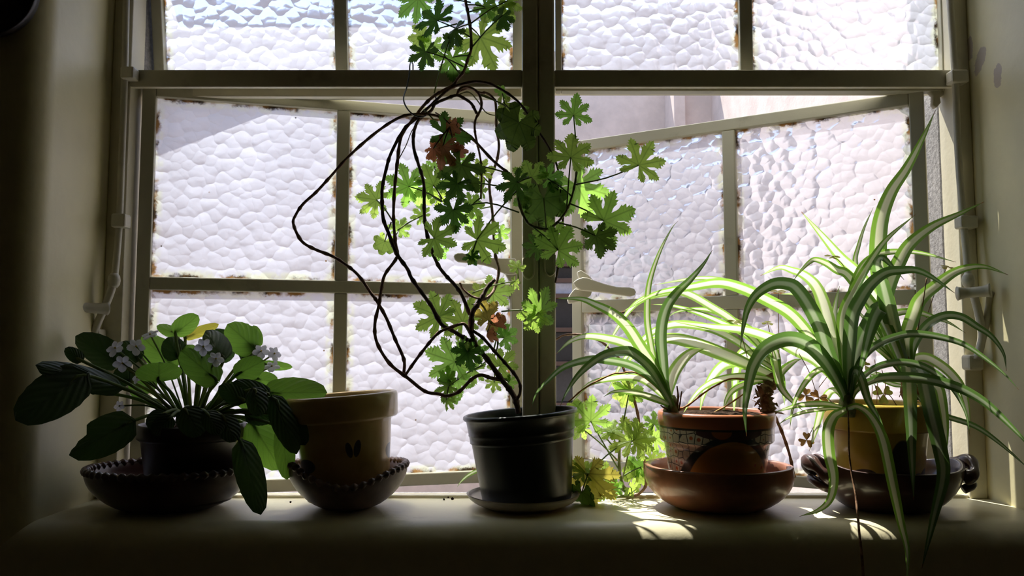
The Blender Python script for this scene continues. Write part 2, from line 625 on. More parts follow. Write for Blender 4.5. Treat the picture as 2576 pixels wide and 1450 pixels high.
zl, zr = P(1000, 243, 0.031).z, P(1800, 235, 0.031).z
fbar('transom_flange', -0.583, mx0, 0.031, 0.044, zl, zt0 + 0.014)
fbar('transom_flange', mx1, 0.674, 0.031, 0.044, zr, zt0 + 0.014)
mul = MB()
mul.box(mx0, mm - 0.0006, -0.014, 0.030, SILL_Z + 0.006, TZ1, 0.003)
mul.box(mm + 0.0006, mx1, -0.014, 0.030, SILL_Z + 0.006, TZ1, 0.003)
mul.box(mx0 + 0.004, mx1 - 0.004, -0.008, 0.029, SILL_Z + 0.006, TZ1, 0.0)
mul.put('mullion', M['frame_fixed'], w1, smooth=False)
# two U shaped keeper plates welded to the mullion for the latches
for (cx, cy) in ((1330, 680), (1383, 672)):
    pts = [P(cx - 13, cy - 30, -0.0155), P(cx - 13, cy + 6, -0.0155), P(cx - 8, cy + 18, -0.0155), P(cx, cy + 22, -0.0155), P(cx + 8, cy + 18, -0.0155), P(cx + 13, cy + 6, -0.0155), P(cx + 13, cy - 30, -0.0155)]
    MB().tube(spline(pts, 4), 0.0014, 6).put('latch_keeper', M['frame_fixed'], w1)
fbar('head', XL, XR, -0.010, 0.034, TZ1 - 0.03, TZ1 + 0.04)
fbar('bottom_rail', -0.583, 0.674, -0.006, 0.003, SILL_Z - 0.002, SILL_Z + 0.0045, 0.0012)
fbar('bottom_rail', -0.583, 0.674, 0.006, 0.034, SILL_Z - 0.02, SILL_Z - 0.002, 0.0012)

# ---------------------------------------------------------------- the two side-hung sashes (open outwards)
def ray(px, py):
    x = (px - 1288.0) / F
    y = (725.0 - py) / F
    return Vector((x, math.cos(TH) - y * math.sin(TH), math.sin(TH) + y * math.cos(TH)))
def on_plane(px, py, hinge, ang):
    """(u, z) where the ray through a photograph point meets the vertical sash plane."""
    d = ray(px, py)
    c, s = math.cos(ang), math.sin(ang)
    # cam + t d = hinge + u (c, s)
    det = d.x * (-s) - d.y * (-c)
    bx_, by_ = hinge[0] - 0.0, hinge[1] - CAM_Y
    t = (bx_ * (-s) - by_ * (-c)) / det
    u = (d.x * by_ - d.y * bx_) / det
    return u, CZ + d.z * t
def sash(name, hinge, ang, W, z0, z1, rails, stile, top, bot, mun, sgn, gl, latch_side):
    """Local x runs from the hinge; local -y*sgn faces the room. rails: glazing-bar z spans; mun: muntin u span."""
    mat = Matrix.Translation(Vector((hinge[0], hinge[1], 0))) @ Matrix.Rotation(ang, 4, 'Z')
    o = window(name, matrix=mat)
    y0, y1 = (-0.004, 0.014) if sgn > 0 else (-0.014, 0.004)
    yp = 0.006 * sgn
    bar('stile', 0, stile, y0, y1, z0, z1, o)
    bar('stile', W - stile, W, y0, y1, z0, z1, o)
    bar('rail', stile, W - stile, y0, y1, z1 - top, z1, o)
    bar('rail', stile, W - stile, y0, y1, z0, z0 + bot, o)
    zc = [z0 + bot] + [z for r in rails for z in r] + [z1 - top]
    for (a, b) in rails:
        bar('rail', stile, W - stile, y0, y1, a, b, o)
    k = 0
    for i in range(0, len(zc), 2):
        bar('muntin', mun[0], mun[1], y0 + 0.001, y1 - 0.001, zc[i], zc[i + 1], o)
        for (a, b) in ((stile, mun[0]), (mun[1], W - stile)):
            pane('pane', a - 0.002, b + 0.002, zc[i] - 0.002, zc[i + 1] + 0.002, yp, GLASS[(k + latch_side) % 3], o)
            # glazing putty: a thin sloping fillet along the outer edges
            k += 1
    return o
HL, AL = (-0.576, 0.016), math.radians(15.0)
WL = on_plane(1313, 480, HL, AL)[0]
HR, AR, WR = (0.644, 0.020), math.pi - math.radians(30.9), 0.614
uz = lambda px, py: on_plane(px, py, HL, AL)
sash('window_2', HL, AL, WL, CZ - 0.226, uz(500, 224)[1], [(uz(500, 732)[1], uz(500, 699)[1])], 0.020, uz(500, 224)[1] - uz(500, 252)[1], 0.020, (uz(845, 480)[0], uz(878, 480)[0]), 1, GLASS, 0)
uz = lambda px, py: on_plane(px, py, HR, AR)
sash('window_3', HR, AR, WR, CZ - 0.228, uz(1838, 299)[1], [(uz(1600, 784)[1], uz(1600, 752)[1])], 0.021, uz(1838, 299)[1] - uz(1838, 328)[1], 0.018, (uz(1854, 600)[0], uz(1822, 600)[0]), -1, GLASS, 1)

# ---------------------------------------------------------------- the two top vents
def vent(name, x0, x1, zt, H, y, tilt, mun, st, off):
    mat = Matrix.Translation(Vector((0, y, zt))) @ Matrix.Rotation(tilt, 4, 'X')
    o = window(name, matrix=mat)
    y0, y1 = -0.006, 0.012
    bar('stile', x0, x0 + st, y0, y1, -H, 0, o)
    bar('stile', x1 - st, x1, y0, y1, -H, 0, o)
    bar('rail', x0 + st, x1 - st, y0, y1, -0.02, 0, o)
    bar('rail', x0 + st, x1 - st, y0, y1, -H, -H + 0.02, o)
    bar('muntin', mun[0], mun[1], y0 + 0.001, y1 - 0.001, -H + 0.02, -0.02, o)
    for k, (a, b) in enumerate(((x0 + st, mun[0]), (mun[1], x1 - st))):
        pane('pane', a - 0.002, b + 0.002, -H + 0.018, -0.018, 0.005, GLASS[(k + off) % 3], o)
    return o
vz = CZ + 0.725
c4 = P(838, 100, 0.05).x
vent('window_4', P(394, 170, 0.07).x, P(1316, 170, 0.07).x, vz, 0.326, 0.014, math.radians(10.5), (P(841, 100, 0.05).x, P(873, 100, 0.05).x), 0.017, 2)
vent('window_5', P(1397, 120, 0.02).x, P(2378, 120, 0.02).x, vz, 0.326, 0.014, math.radians(1.0), (P(1859, 100, 0.018).x, P(1892, 100, 0.018).x), 0.0095, 0)

# ---------------------------------------------------------------- ironmongery
def slab(outline, Y, thick, bev=0.0022, yfun=None):
    """Rounded plate: an outline of photograph points stood up at depth Y, with real thickness towards the room."""
    bm = bmesh.new()
    vs_ = [bm.verts.new(P(x, y, Y if yfun is None else yfun(x))) for (x, y) in outline]
    f = bm.faces.new(vs_)
    r = bmesh.ops.extrude_face_region(bm, geom=[f])
    for g in r['geom']:
        if isinstance(g, bmesh.types.BMVert):
            g.co.y += thick
    bmesh.ops.recalc_face_normals(bm, faces=list(bm.faces))
    rim = [e for e in bm.edges if len(e.link_faces) == 2 and e.calc_face_angle(0) > 1.0]
    bmesh.ops.bevel(bm, geom=rim, offset=bev, segments=3, affect='EDGES', profile=0.5)
    bm.verts.index_update()
    V = [v.co.copy() for v in bm.verts]
    Fc = [[v.index for v in f.verts] for f in bm.faces]
    bm.free()
    return V, Fc
def child(name, V, Fc, mat, parent, smooth=True):
    """Part of a parent that may be rotated: world points are moved into its frame."""
    inv = parent.matrix_world.inverted()
    return put(name, [inv @ Vector(v) for v in V], Fc, mat, parent, smooth=smooth, local=True)
win2, win3 = bpy.data.objects['window_2'], bpy.data.objects['window_3']
o = [(1141, 646), (1143, 640), (1150, 636.5), (1162, 636), (1190, 643), (1225, 648), (1262, 650), (1296, 650), (1303, 662), (1303, 688), (1288, 692), (1272, 690), (1258, 684), (1240, 674), (1215, 667), (1180, 662), (1152, 659.5), (1144, 654)]
child('latch_handle', *slab(o, 0.10, 0.010), M['iron'], win2)
o = [(1264, 678), (1302, 672), (1306, 720), (1296, 724), (1280, 706)]
child('latch_lug', *slab(o, 0.11, 0.022), M['iron'], win2)
o = [(1442, 711), (1452, 703), (1466, 698), (1478, 699), (1496, 706), (1520, 714), (1552, 722), (1584, 723), (1596, 727), (1600.5, 735), (1597, 743), (1586, 746), (1562, 743), (1530, 738), (1496, 734), (1462, 731), (1448, 722)]
child('latch_handle', *slab(o, 0.262, 0.011), M['iron'], win3)
o = [(1446, 726), (1490, 733), (1486, 744), (1468, 756), (1446, 762), (1431, 764), (1428, 754), (1434, 741)]
child('latch_lug', *slab(o, 0.274, 0.020), M['iron'], win3)
o = [(1452, 684), (1462, 680), (1480, 692), (1499, 712), (1490, 716), (1470, 704), (1456, 700)]
child('latch_lug', *slab(o, 0.276, 0.016), M['iron'], win3)
# corner bracket of the right sash hinge
o = [(2336, 226), (2392, 226), (2380, 238), (2366, 243), (2368, 258), (2356, 272), (2349, 262), (2350, 240)]
child('hinge_arm', *slab(o, 0.016, 0.012), M['iron'], win3)

def operator(label, mir, rod, g1, g2, lever, grip, arm, brk):
    base = P(*rod[-1], -0.025)
    t = thing('vent_operator', label, 'window operator', base)
    def tb(name, pts, Ys, r, n=8, flat=1.0):
        if not isinstance(Ys, (list, tuple)):
            Ys = [Ys] * len(pts)
        w = spline([P(x, y, Y) for (x, y), Y in zip(pts, Ys)], 5)
        return MB().tube(w, r, n).put(name, M['iron'], t)
    tb('rod', rod, [-0.0185] * (len(rod) - 2) + [-0.023, -0.03], 0.0052)
    for (x0, y0, x1, y1) in (g1, g2):
        a, b = P(x0, y1, -0.02), P(x1, y0, -0.02)
        MB().box(min(a.x, b.x), max(a.x, b.x), -0.031, -0.0105, a.z, b.z, 0.003).put('rod_guide', M['iron'], t, smooth=False)
    tb('lever', lever, -0.034, [0.0075] * 1 + [0.0055] * 40 if False else 0.0058)
    kn = P(*lever[0], -0.034)
    v, f = lathe([(0.0, -0.011), (0.005, -0.0105), (0.008, -0.006), (0.009, 0.0), (0.008, 0.006), (0.005, 0.0105), (0.0, 0.011)], 14, closed_bottom=False)
    put('pivot_knuckle', [kn + Vector(a) for a in v], f, M['iron'], t)
    gp = spline([P(x, y, Y) for (x, y, Y) in grip], 5)
    k = len(gp)
    rad = [0.0075 + 0.0030 * abs(2 * i / (k - 1) - 1) ** 3 for i in range(k)]
    MB().tube(gp, rad, 12).put('grip', M['iron'], t)
    tb('arm', arm, [grip[-1][2]] + [-0.034] * (len(arm) - 1), 0.0052)
    a, b = P(brk[0], brk[3], -0.02), P(brk[2], brk[1], -0.02)
    MB().box(min(a.x, b.x), max(a.x, b.x), -0.034, -0.0105, a.z, b.z, 0.004).put('bracket', M['iron'], t, smooth=False)
    return t
operator('cream painted rod with crank handle on the left window jamb, above the white flowered plant', 0,
         [(318, -20), (314, 180), (307, 380), (301, 545), (294, 640), (288, 700)],
         (309, 172, 345, 202), (286, 540, 324, 574),
         [(287, 706), (275, 745), (256, 790), (236, 836)],
         [(270, 776, -0.034), (244, 776, -0.045), (214, 774, -0.056), (189, 771, -0.066)],
         [(190, 774), (201, 798), (216, 822), (234, 842)],
         (222, 828, 262, 866))
operator('cream painted rod with crank handle on the right window jamb, beside the tall spider plant', 1,
         [(2388, -20), (2402, 190), (2410, 380), (2422, 545), (2431, 640), (2436, 700)],
         (2386, 180, 2428, 212), (2408, 545, 2452, 576),
         [(2436, 706), (2450, 745), (2464, 800), (2470, 850), (2458, 905)],
         [(2492, 731, -0.066), (2466, 734, -0.058), (2436, 737, -0.048), (2408, 739, -0.044)],
         [(2492, 735), (2488, 770), (2480, 815), (2470, 860)],
         (2426, 893, 2462, 932))

# ---------------------------------------------------------------- pots, bowls and saucers
def ceramic(name, col, rough=0.35, coat=0.0, mottle=0.2, dark=None):
    t = NT(name)
    o = t.obj()
    n1 = t.noise(o, 25, 4, 0.6)
    n2 = t.noise(o, 160, 3)
    c = t.mix(t.smooth(n1, 0.3, 0.7, 0, 1), col, dark or tuple(a * (1 - mottle) for a in col))
    return t.done(t.pbsdf(c, rough, 0.5, t.bump(n2, 0.12, 0.001), coat))
M['black_plastic'] = ceramic('black_green_plastic', (0.022, 0.030, 0.026), 0.30, 0.0, 0.25)
M['brown_plastic'] = ceramic('dark_brown_plastic', (0.035, 0.018, 0.013), 0.4)
M['terracotta'] = ceramic('terracotta', (0.33, 0.135, 0.075), 0.38, 0.25, 0.35)
M['dark_clay'] = ceramic('dark_glazed_clay', (0.075, 0.035, 0.028), 0.30, 0.4, 0.35)
M['bowl_clay'] = ceramic('pinkish_brown_clay', (0.23, 0.15, 0.125), 0.45, 0.1, 0.4)
M['tan_plastic'] = ceramic('pale_tan_plastic', (0.52, 0.46, 0.38), 0.35, 0.1, 0.15)
def soil_mat():
    t = NT('potting_soil')
    o = t.obj()
    n = t.noise(o, 120, 6, 0.7)
    c = t.mix(t.smooth(n, 0.35, 0.65), (0.018, 0.011, 0.007), (0.085, 0.05, 0.03))
    return t.done(t.pbsdf(c, 0.95, 0.1, t.bump(n, 1.0, 0.008)))
M['soil'] = soil_mat()

def yellow_pot(name, blobs, lo=(0.52, 0.34, 0.085), hi=(0.62, 0.43, 0.14), rim=(0.66, 0.50, 0.28)):
    """Yellow glazed pot with dark painted petals on the side that faces the room."""
    t = NT(name)
    o = t.obj()
    s = t.sep(o)
    n1 = t.noise(o, 30, 4, 0.6)
    band = t.smooth(s[2], 0.062, 0.078, 0.0, 0.25)
    base = t.mix(t.smooth(n1, 0.3, 0.7), lo, hi)
    base = t.mix(band, base, rim)
    m = None
    for b in blobs:
        e = t.ellipse(s[0], s[2], *b)
        m = e if m is None else t.math('MAXIMUM', m, e)
    m = t.math('MULTIPLY', m, t.math('LESS_THAN', s[1], 0.0))
    c = t.mix(t.math('MULTIPLY', m, 0.93), base, (0.012, 0.016, 0.035))
    return t.done(t.pbsdf(c, 0.28, 0.5, t.bump(t.noise(o, 90, 3), 0.1, 0.001), 0.35))

def place(V, loc, tilt=0.0):
    R = Matrix.Translation(Vector(loc)) @ Matrix.Rotation(tilt, 4, 'Y')
    return [R @ Vector(v) for v in V]
def local_part(name, V, Fc, mat, root, tilt=0.0):
    R = Matrix.Rotation(tilt, 4, 'Y')
    return put(name, [R @ Vector(v) for v in V], Fc, mat, root, local=True)
def soil_disc(r, z, root, tilt=0.0, seed=1, hump=0.006):
    rg = random.Random(seed)
    V, Fc = [Vector((0, 0, z + hump))], []
    n, rings = 26, 5
    for i in range(1, rings + 1):
        for j in range(n):
            a = 2 * math.pi * j / n
            rr = r * i / rings
            V.append(Vector((math.sin(a) * rr, math.cos(a) * rr, z + (hump * (1 - (i / rings) ** 2)) + rg.uniform(-0.002, 0.002))))
    for j in range(n):
        Fc.append((0, 1 + (j + 1) % n, 1 + j))
    for i in range(rings - 1):
        for j in range(n):
            a, b = 1 + i * n + j, 1 + i * n + (j + 1) % n
            Fc.append((a, b, b + n, a + n))
    return local_part('soil', V, Fc, M['soil'], root, tilt)
def wx(px, Y):
    return (px - 1288.0) * (Y - CAM_Y) / F

def scallop(n, amp, dips=()):
    """Notched rope rim; dips: (angle, width, depth) lower the lip."""
    def f(a, i, r, z):
        k = max(0.0, 1 - abs(i - f.top) / f.span)
        rr = r * (1 + amp * k * (0.5 + 0.5 * math.cos(n * a)) )
        zz = z
        if i > 1 and i < f.last - 1:
            for (a0, w, d) in dips:
                da = (a - a0 + math.pi) % (2 * math.pi) - math.pi
                zz -= d * math.exp(-(da / w) ** 2) * min(1.0, max(0.0, (z - f.zb) / (f.zt - f.zb)))
        return rr, zz
    return f
def bowl(name, label, cat, X, Y, r, rb, h, mat, sx=1.0, sy=1.0, wall=0.006, notch=0, amp=0.03, dips=(), belly=0.0, lip=0.0, rope=0.0):
    root = thing(name, label, cat, (X, Y, SILL_Z))
    prof = [(rb * 0.9, 0.0), (rb, 0.001)]
    for k in range(1, 9):
        q = k / 8
        rr = rb + (r - rb) * (math.sin(q * math.pi / 2) ** (0.85)) + belly * math.sin(q * math.pi) * r
        prof.append((rr, 0.001 + h * 0.94 * q ** 1.15))
    top0 = len(prof)
    prof += [(r + lip, h * 0.965), (r + lip + 0.001, h * 0.985), (r + lip - 0.002, h), (r - wall * 0.6, h), (r - wall, h * 0.97)]
    top1 = len(prof)
    for k in range(7, -1, -1):
        q = k / 8
        rr = rb + (r - rb) * (math.sin(q * math.pi / 2) ** 0.85) + belly * math.sin(q * math.pi) * r
        prof.append((max(0.004, rr - wall), wall * 0.8 + (h - wall) * 0.94 * q ** 1.15))
    rim = None
    if notch or dips:
        rim = scallop(notch, amp, dips)
        rim.top, rim.span, rim.last = (top0 + top1 - 1) / 2, 2.6, len(prof)
        rim.zb, rim.zt = 0.0, h
    V, Fc = lathe(prof, 132 if notch else 72, sx, sy, rim)
    local_part('body', V, Fc, mat, root)
    if rope:
        # twisted rope edge: a ring whose thickness swells and narrows
        k = notch * 6
        ring = []
        for q in range(k):
            a = 2 * math.pi * q / k
            zz = h - 0.001
            for (a0, w, d) in dips:
                da = (a - a0 + math.pi) % (2 * math.pi) - math.pi
                zz -= d * math.exp(-(da / w) ** 2)
            ring.append((a, zz, rope * (1.0 + 0.34 * math.cos(notch * a))))
        V, Fc = [], []
        n = 8
        for (a, zz, rr) in ring:
            for j in range(n):
                b = 2 * math.pi * j / n
                q = r - wall * 0.4 + rr * math.cos(b)
                V.append(Vector((math.sin(a) * q * sx, -math.cos(a) * q * sy, zz + rr * 0.9 * math.sin(b))))
        for i in range(k):
            for j in range(n):
                i2, j2 = (i + 1) % k, (j + 1) % n
                Fc.append((i * n + j, i * n + j2, i2 * n + j2, i2 * n + j))
        local_part('rope_rim', V, Fc, mat, root)
    return root

# 1 - wide dark bowl with a notched rim under the flowering plant
B1X, B1Y = wx(440, -0.072), -0.072
bowl('scalloped_bowl', 'wide dark bowl with a notched rope rim under the white flowered plant', 'bowl', B1X, B1Y, 0.112, 0.062, 0.055, M['dark_clay'], 1.0, 0.80, 0.007, 52, 0.02, rope=0.0050)
# 2 - smaller wavy bowl under the yellow pot
B2X, B2Y = wx(882, -0.068), -0.068
bowl('scalloped_bowl', 'pinkish brown wavy bowl with a notched rim under the empty yellow pot', 'bowl', B2X, B2Y, 0.0825, 0.036, 0.060, M['bowl_clay'], 1.0, 0.95, 0.007, 44, 0.02, dips=((0.15, 0.70, 0.021), (math.pi, 0.8, 0.006), (-0.95, 0.25, -0.005)), rope=0.0046)
# 3 - thin pale saucer under the black pot
B3X, B3Y = wx(1316, -0.066), -0.066
bowl('saucer', 'thin pale saucer under the black plastic pot', 'saucer', B3X, B3Y, 0.0785, 0.050, 0.019, M['tan_plastic'], 1.0, 1.0, 0.0025)
# 4 - terracotta bowl under the painted pot
B4X, B4Y = wx(1799, -0.070), -0.070
bowl('terracotta_bowl', 'round terracotta bowl under the painted flower pot', 'bowl', B4X, B4Y, 0.1005, 0.060, 0.059, M['terracotta'], 1.0, 0.9, 0.008, 0, 0, (), 0.055, 0.0)
# 5 - dark bowl with two lug handles under the right yellow pot
B5X, B5Y = wx(2218, -0.076), -0.076
rt = bowl('handled_bowl', 'dark brown clay bowl with two curled lug handles under the right yellow pot', 'bowl', B5X, B5Y, 0.098, 0.056, 0.058, M['dark_clay'], 1.0, 0.86, 0.007, 0, 0, ((math.pi / 2, 0.5, -0.010), (-math.pi / 2, 0.5, -0.016)))
for sgn in (-1, 1):
    pts = [Vector((sgn * 0.088, -0.030, 0.044)), Vector((sgn * 0.101, -0.034, 0.052)), Vector((sgn * 0.108, -0.018, 0.062)), Vector((sgn * 0.109, 0.006, 0.064)), Vector((sgn * 0.103, 0.022, 0.058)), Vector((sgn * 0.090, 0.026, 0.046))]
    w = spline(pts, 6)
    v, f = tube(w, [0.0088 + 0.0022 * math.sin(i * 0.5 + 0.6) for i in range(len(w))], 14)
    local_part('lug_handle', v, f, M['dark_clay'], rt)
    v, f = tube(spline([Vector((sgn * 0.090, -0.028, 0.030)), Vector((sgn * 0.103, -0.026, 0.036)), Vector((sgn * 0.106, -0.006, 0.040)), Vector((sgn * 0.100, 0.014, 0.038)), Vector((sgn * 0.086, 0.02, 0.030))], 6), 0.0062, 10)
    local_part('lug_handle', v, f, M['dark_clay'], rt)

def flower_pot(root, prof, mat, tilt=0.0, rim_mat=None, seg=72, name='pot'):
    V, Fc = lathe(prof, seg)
    return local_part(name, V, Fc, mat, root, tilt)

# --- empty yellow pot
YP = (wx(882, -0.068), -0.068, SILL_Z + 0.0135)
yroot = thing('flower_pot', 'empty yellow glazed pot with dark painted petals, tilted in the wavy bowl', 'pot', YP)
k = pxm(-0.12)
M['yellow_a'] = yellow_pot('yellow_glaze_with_petals', [(-0.047, 0.048, 0.0135, 0.0095), (0.013, 0.072, 0.0042, 0.0105, 0.25), (0.023, 0.074, 0.0042, 0.0115, -0.15), (0.0605, 0.064, 0.0055, 0.013, 0.1)])
yp_prof = [(0.052, 0.0), (0.055, 0.001), (0.0595, 0.03), (0.0640, 0.075), (0.0665, 0.106), (0.0672, 0.108), (0.0745, 0.1085), (0.0765, 0.111), (0.0775, 0.138), (0.0765, 0.142), (0.0735, 0.1435), (0.0700, 0.142), (0.0690, 0.135), (0.0665, 0.105), (0.0600, 0.05), (0.050, 0.008)]
flower_pot(yroot, yp_prof, M['yellow_a'], -math.radians(4.2))
soil_disc(0.066, 0.118, yroot, -math.radians(4.2), 3)

# --- black plastic pot of the trained plant
BP = (wx(1326, -0.066), -0.066, SILL_Z + 0.0055)
broot = thing('potted_geranium', 'tall twisting lobed leaf plant in a ribbed black plastic pot, tied to the window', 'potted plant', BP)
bp_prof = [(0.056, 0.0), (0.060, 0.0008), (0.0625, 0.006), (0.0628, 0.010), (0.0715, 0.086), (0.0722, 0.0875), (0.0738, 0.0885), (0.0735, 0.0905), (0.0742, 0.098), (0.0752, 0.099), (0.0748, 0.101), (0.0768, 0.119), (0.0795, 0.1200), (0.0812, 0.1225), (0.0806, 0.1255), (0.0780, 0.1268), (0.0752, 0.1255), (0.0735, 0.115), (0.0700, 0.088), (0.0600, 0.012)]
BT = -math.radians(4.6)
flower_pot(broot, bp_prof, M['black_plastic'], BT)
soil_disc(0.0715, 0.100, broot, BT, 5, 0.01)

# --- brown pot of the flowering plant
VP = (wx(492, -0.074), -0.074, SILL_Z + 0.0095)
vroot = thing('potted_african_violet', 'low rosette of fuzzy oval leaves with white flowers in a dark pot', 'potted plant', VP)
vp_prof = [(0.052, 0.0), (0.055, 0.001), (0.066, 0.084), (0.0685, 0.086), (0.0715, 0.088), (0.0725, 0.104), (0.0715, 0.1065), (0.069, 0.107), (0.067, 0.104), (0.064, 0.085), (0.053, 0.008)]
flower_pot(vroot, vp_prof, M['brown_plastic'])
soil_disc(0.066, 0.094, vroot, 0, 7, 0.012)

# --- painted pot of the middle spider plants
def painted_pot():
    t = NT('painted_pot_glaze')
    o = t.obj()
    s = t.sep(o)
    x, y, z = s[0], s[1], s[2]
    ang = t.math('ARCTAN2', x, t.math('MULTIPLY', y, -1.0))
    u = t.math('MULTIPLY', ang, 0.075)
    cv = t.n('CombineXYZ')
    t.l(u, cv.inputs[0]); t.l(z, cv.inputs[1])
    vo = t.n('TexVoronoi', feature='F1')
    vo.inputs['Scale'].default_value = 92
    vo.inputs['Randomness'].default_value = 0.45
    t.l(cv.outputs[0], vo.inputs['Vector'])
    ve = t.n('TexVoronoi', feature='DISTANCE_TO_EDGE')
    ve.inputs['Scale'].default_value = 92
    ve.inputs['Randomness'].default_value = 0.45
    t.l(cv.outputs[0], ve.inputs['Vector'])
    net = t.smooth(ve.outputs['Distance'], 0.03, 0.07, 1.0, 0.0)
    dot = t.smooth(vo.outputs['Distance'], 0.20, 0.26, 1.0, 0.0)
    c = t.mix(net, (0.66, 0.62, 0.52), (0.03, 0.04, 0.05))
    c = t.mix(dot, c, (0.50, 0.11, 0.03))
    front = t.math('LESS_THAN', y, 0.0)
    # big ochre medallion with a dark band round it and a scalloped plum fringe above
    e0 = t.math('MULTIPLY', t.ellipse(x, z, 0.003, 0.016, 0.063, 0.070, 0, 0.03), front)
    e1 = t.math('MULTIPLY', t.ellipse(x, z, 0.003, 0.016, 0.053, 0.061, 0, 0.03), front)
    e2 = t.math('MULTIPLY', t.ellipse(x, z, 0.000, 0.088, 0.044, 0.010, 0, 0.05), front)
    e3 = t.math('MULTIPLY', t.ellipse(x, z, -0.012, 0.090, 0.013, 0.010, 0, 0.06), front)
    c = t.mix(e0, c, (0.02, 0.035, 0.04))
    vd = t.n('TexVoronoi', feature='F1')
    vd.inputs['Scale'].default_value = 75
    t.l(cv.outputs[0], vd.inputs['Vector'])
    och = t.mix(t.smooth(vd.outputs['Distance'], 0.16, 0.22, 1.0, 0.0), (0.52, 0.29, 0.06), (0.45, 0.08, 0.02))
    c = t.mix(e1, c, och)
    c = t.mix(e2, c, (0.07, 0.035, 0.045))
    c = t.mix(e3, c, (0.40, 0.15, 0.03))
    rimz = t.math('GREATER_THAN', z, 0.0925)
    line = t.math('MULTIPLY', t.smooth(z, 0.0890, 0.0900), t.smooth(z, 0.0925, 0.0935, 1.0, 0.0))
    c = t.mix(line, c, (0.03, 0.025, 0.025))
    c = t.mix(rimz, c, (0.42, 0.145, 0.065))
    return t.done(t.pbsdf(c, 0.3, 0.5, t.bump(t.noise(o, 120, 3), 0.1, 0.001), 0.35))
M['painted_pot'] = painted_pot()
PP = (wx(1796, -0.070), -0.070, SILL_Z + 0.0215)
proot = thing('potted_spider_plant', 'two striped leaf spider plants in the painted pot with the terracotta rim', 'potted plant', PP)
pp_prof = [(0.060, 0.0), (0.063, 0.001), (0.0665, 0.03), (0.0705, 0.058), (0.0722, 0.068), (0.0765, 0.0705), (0.0780, 0.073), (0.0785, 0.090), (0.0802, 0.093), (0.0808, 0.1065), (0.0795, 0.1105), (0.0765, 0.1120), (0.0740, 0.1100), (0.0725, 0.095), (0.068, 0.06), (0.060, 0.008)]
flower_pot(proot, pp_prof, M['painted_pot'])
soil_disc(0.0725, 0.105, proot, 0, 9, 0.006)

# --- yellow pot of the right spider plants
RP = (wx(2200, -0.074), -0.074, SILL_Z + 0.018)
rroot = thing('potted_spider_plant', 'two striped leaf spider plants in the yellow pot at the right end of the sill', 'potted plant', RP)
M['yellow_b'] = yellow_pot('yellow_glaze_with_petals_b', [(0.004, 0.050, 0.016, 0.031), (-0.038, 0.030, 0.0135, 0.011), (-0.022, 0.018, 0.013, 0.010), (0.030, 0.026, 0.013, 0.010), (0.045, 0.031, 0.011, 0.010)], (0.62, 0.40, 0.05), (0.72, 0.50, 0.09), (0.70, 0.50, 0.12))
rp_prof = [(0.052, 0.0), (0.055, 0.001), (0.0600, 0.03), (0.0650, 0.070), (0.0665, 0.088), (0.0672, 0.090), (0.0760, 0.0905), (0.0778, 0.093), (0.0790, 0.122), (0.0780, 0.126), (0.0750, 0.1275), (0.0715, 0.126), (0.0705, 0.120), (0.068, 0.09), (0.061, 0.05), (0.050, 0.008)]
rp_prof = [(r * 0.93, z) for (r, z) in rp_prof]
flower_pot(rroot, rp_prof, M['yellow_b'])
soil_disc(0.0655, 0.114, rroot, 0, 11, 0.005)
# ---------------------------------------------------------------- plant materials
def leaf_mat(name, dark, light, thru=0.5, gloss=0.35, veins=None, spec=0.3, hue=0.025):
    """Thin leaf: reflects on the near face, glows with light from behind. veins: spacing in radians of palmate ribs."""
    t = NT(name)
    uvn = t.n('UVMap'); uvn.uv_map = 'UVMap'
    oi = t.n('ObjectInfo')
    o = t.obj()
    n = t.noise(o, 55, 4, 0.6)
    rnd = oi.outputs['Random']
    cd = t.mix(t.smooth(n, 0.3, 0.7), tuple(a * 0.8 for a in dark), dark)
    cl = t.mix(t.smooth(n, 0.3, 0.7), tuple(a * 0.86 for a in light), light)
    hs = []
    for c in (cd, cl):
        h = t.n('HueSaturation')
        t.l(c, h.inputs['Color'])
        t.l(t.math('ADD', 0.5 - hue, t.math('MULTIPLY', rnd, 2 * hue)), h.inputs['Hue'])
        t.l(t.math('ADD', 0.86, t.math('MULTIPLY', t.math('FRACT', t.math('MULTIPLY', rnd, 7.31)), 0.3)), h.inputs['Value'])
        hs.append(h.outputs[0])
    cd, cl = hs
    nrm = None
    if veins:
        s = t.sep(uvn.outputs[0])
        ang = t.math('ARCTAN2', s[0], s[1])
        r = t.math('SQRT', t.math('ADD', t.math('MULTIPLY', s[0], s[0]), t.math('MULTIPLY', s[1], s[1])))
        da = t.math('PINGPONG', ang, veins / 2)
        dv = t.math('MULTIPLY', t.math('ABSOLUTE', t.math('SINE', da)), r)
        vein = t.smooth(dv, 0.010, 0.030, 1.0, 0.0)
        # side ribs
        sr = t.math('SINE', t.math('ADD', t.math('MULTIPLY', r, 34.0), t.math('MULTIPLY', da, -16.0)))
        side = t.math('MULTIPLY', t.smooth(sr, 0.90, 0.99), 0.45)
        v = t.math('MAXIMUM', vein, side)
        cl = t.mix(t.math('MULTIPLY', v, 0.5), cl, tuple(a * 0.35 for a in light))
        nrm = t.bump(t.math('ADD', v, t.math('MULTIPLY', n, 0.8)), 0.35, 0.0015)
    else:
        nrm = t.bump(n, 0.3, 0.0015)
    d = t.pbsdf(cd, gloss, spec, nrm)
    tr = t.n('BsdfTranslucent')
    t.l(cl, tr.inputs['Color'])
    return t.done(t.mixs(thru, d, tr.outputs[0]))
VS = math.radians(46)
M['ger_leaf'] = leaf_mat('lobed_leaf_green', (0.085, 0.19, 0.040), (0.36, 0.60, 0.09), 0.55, 0.5, VS)
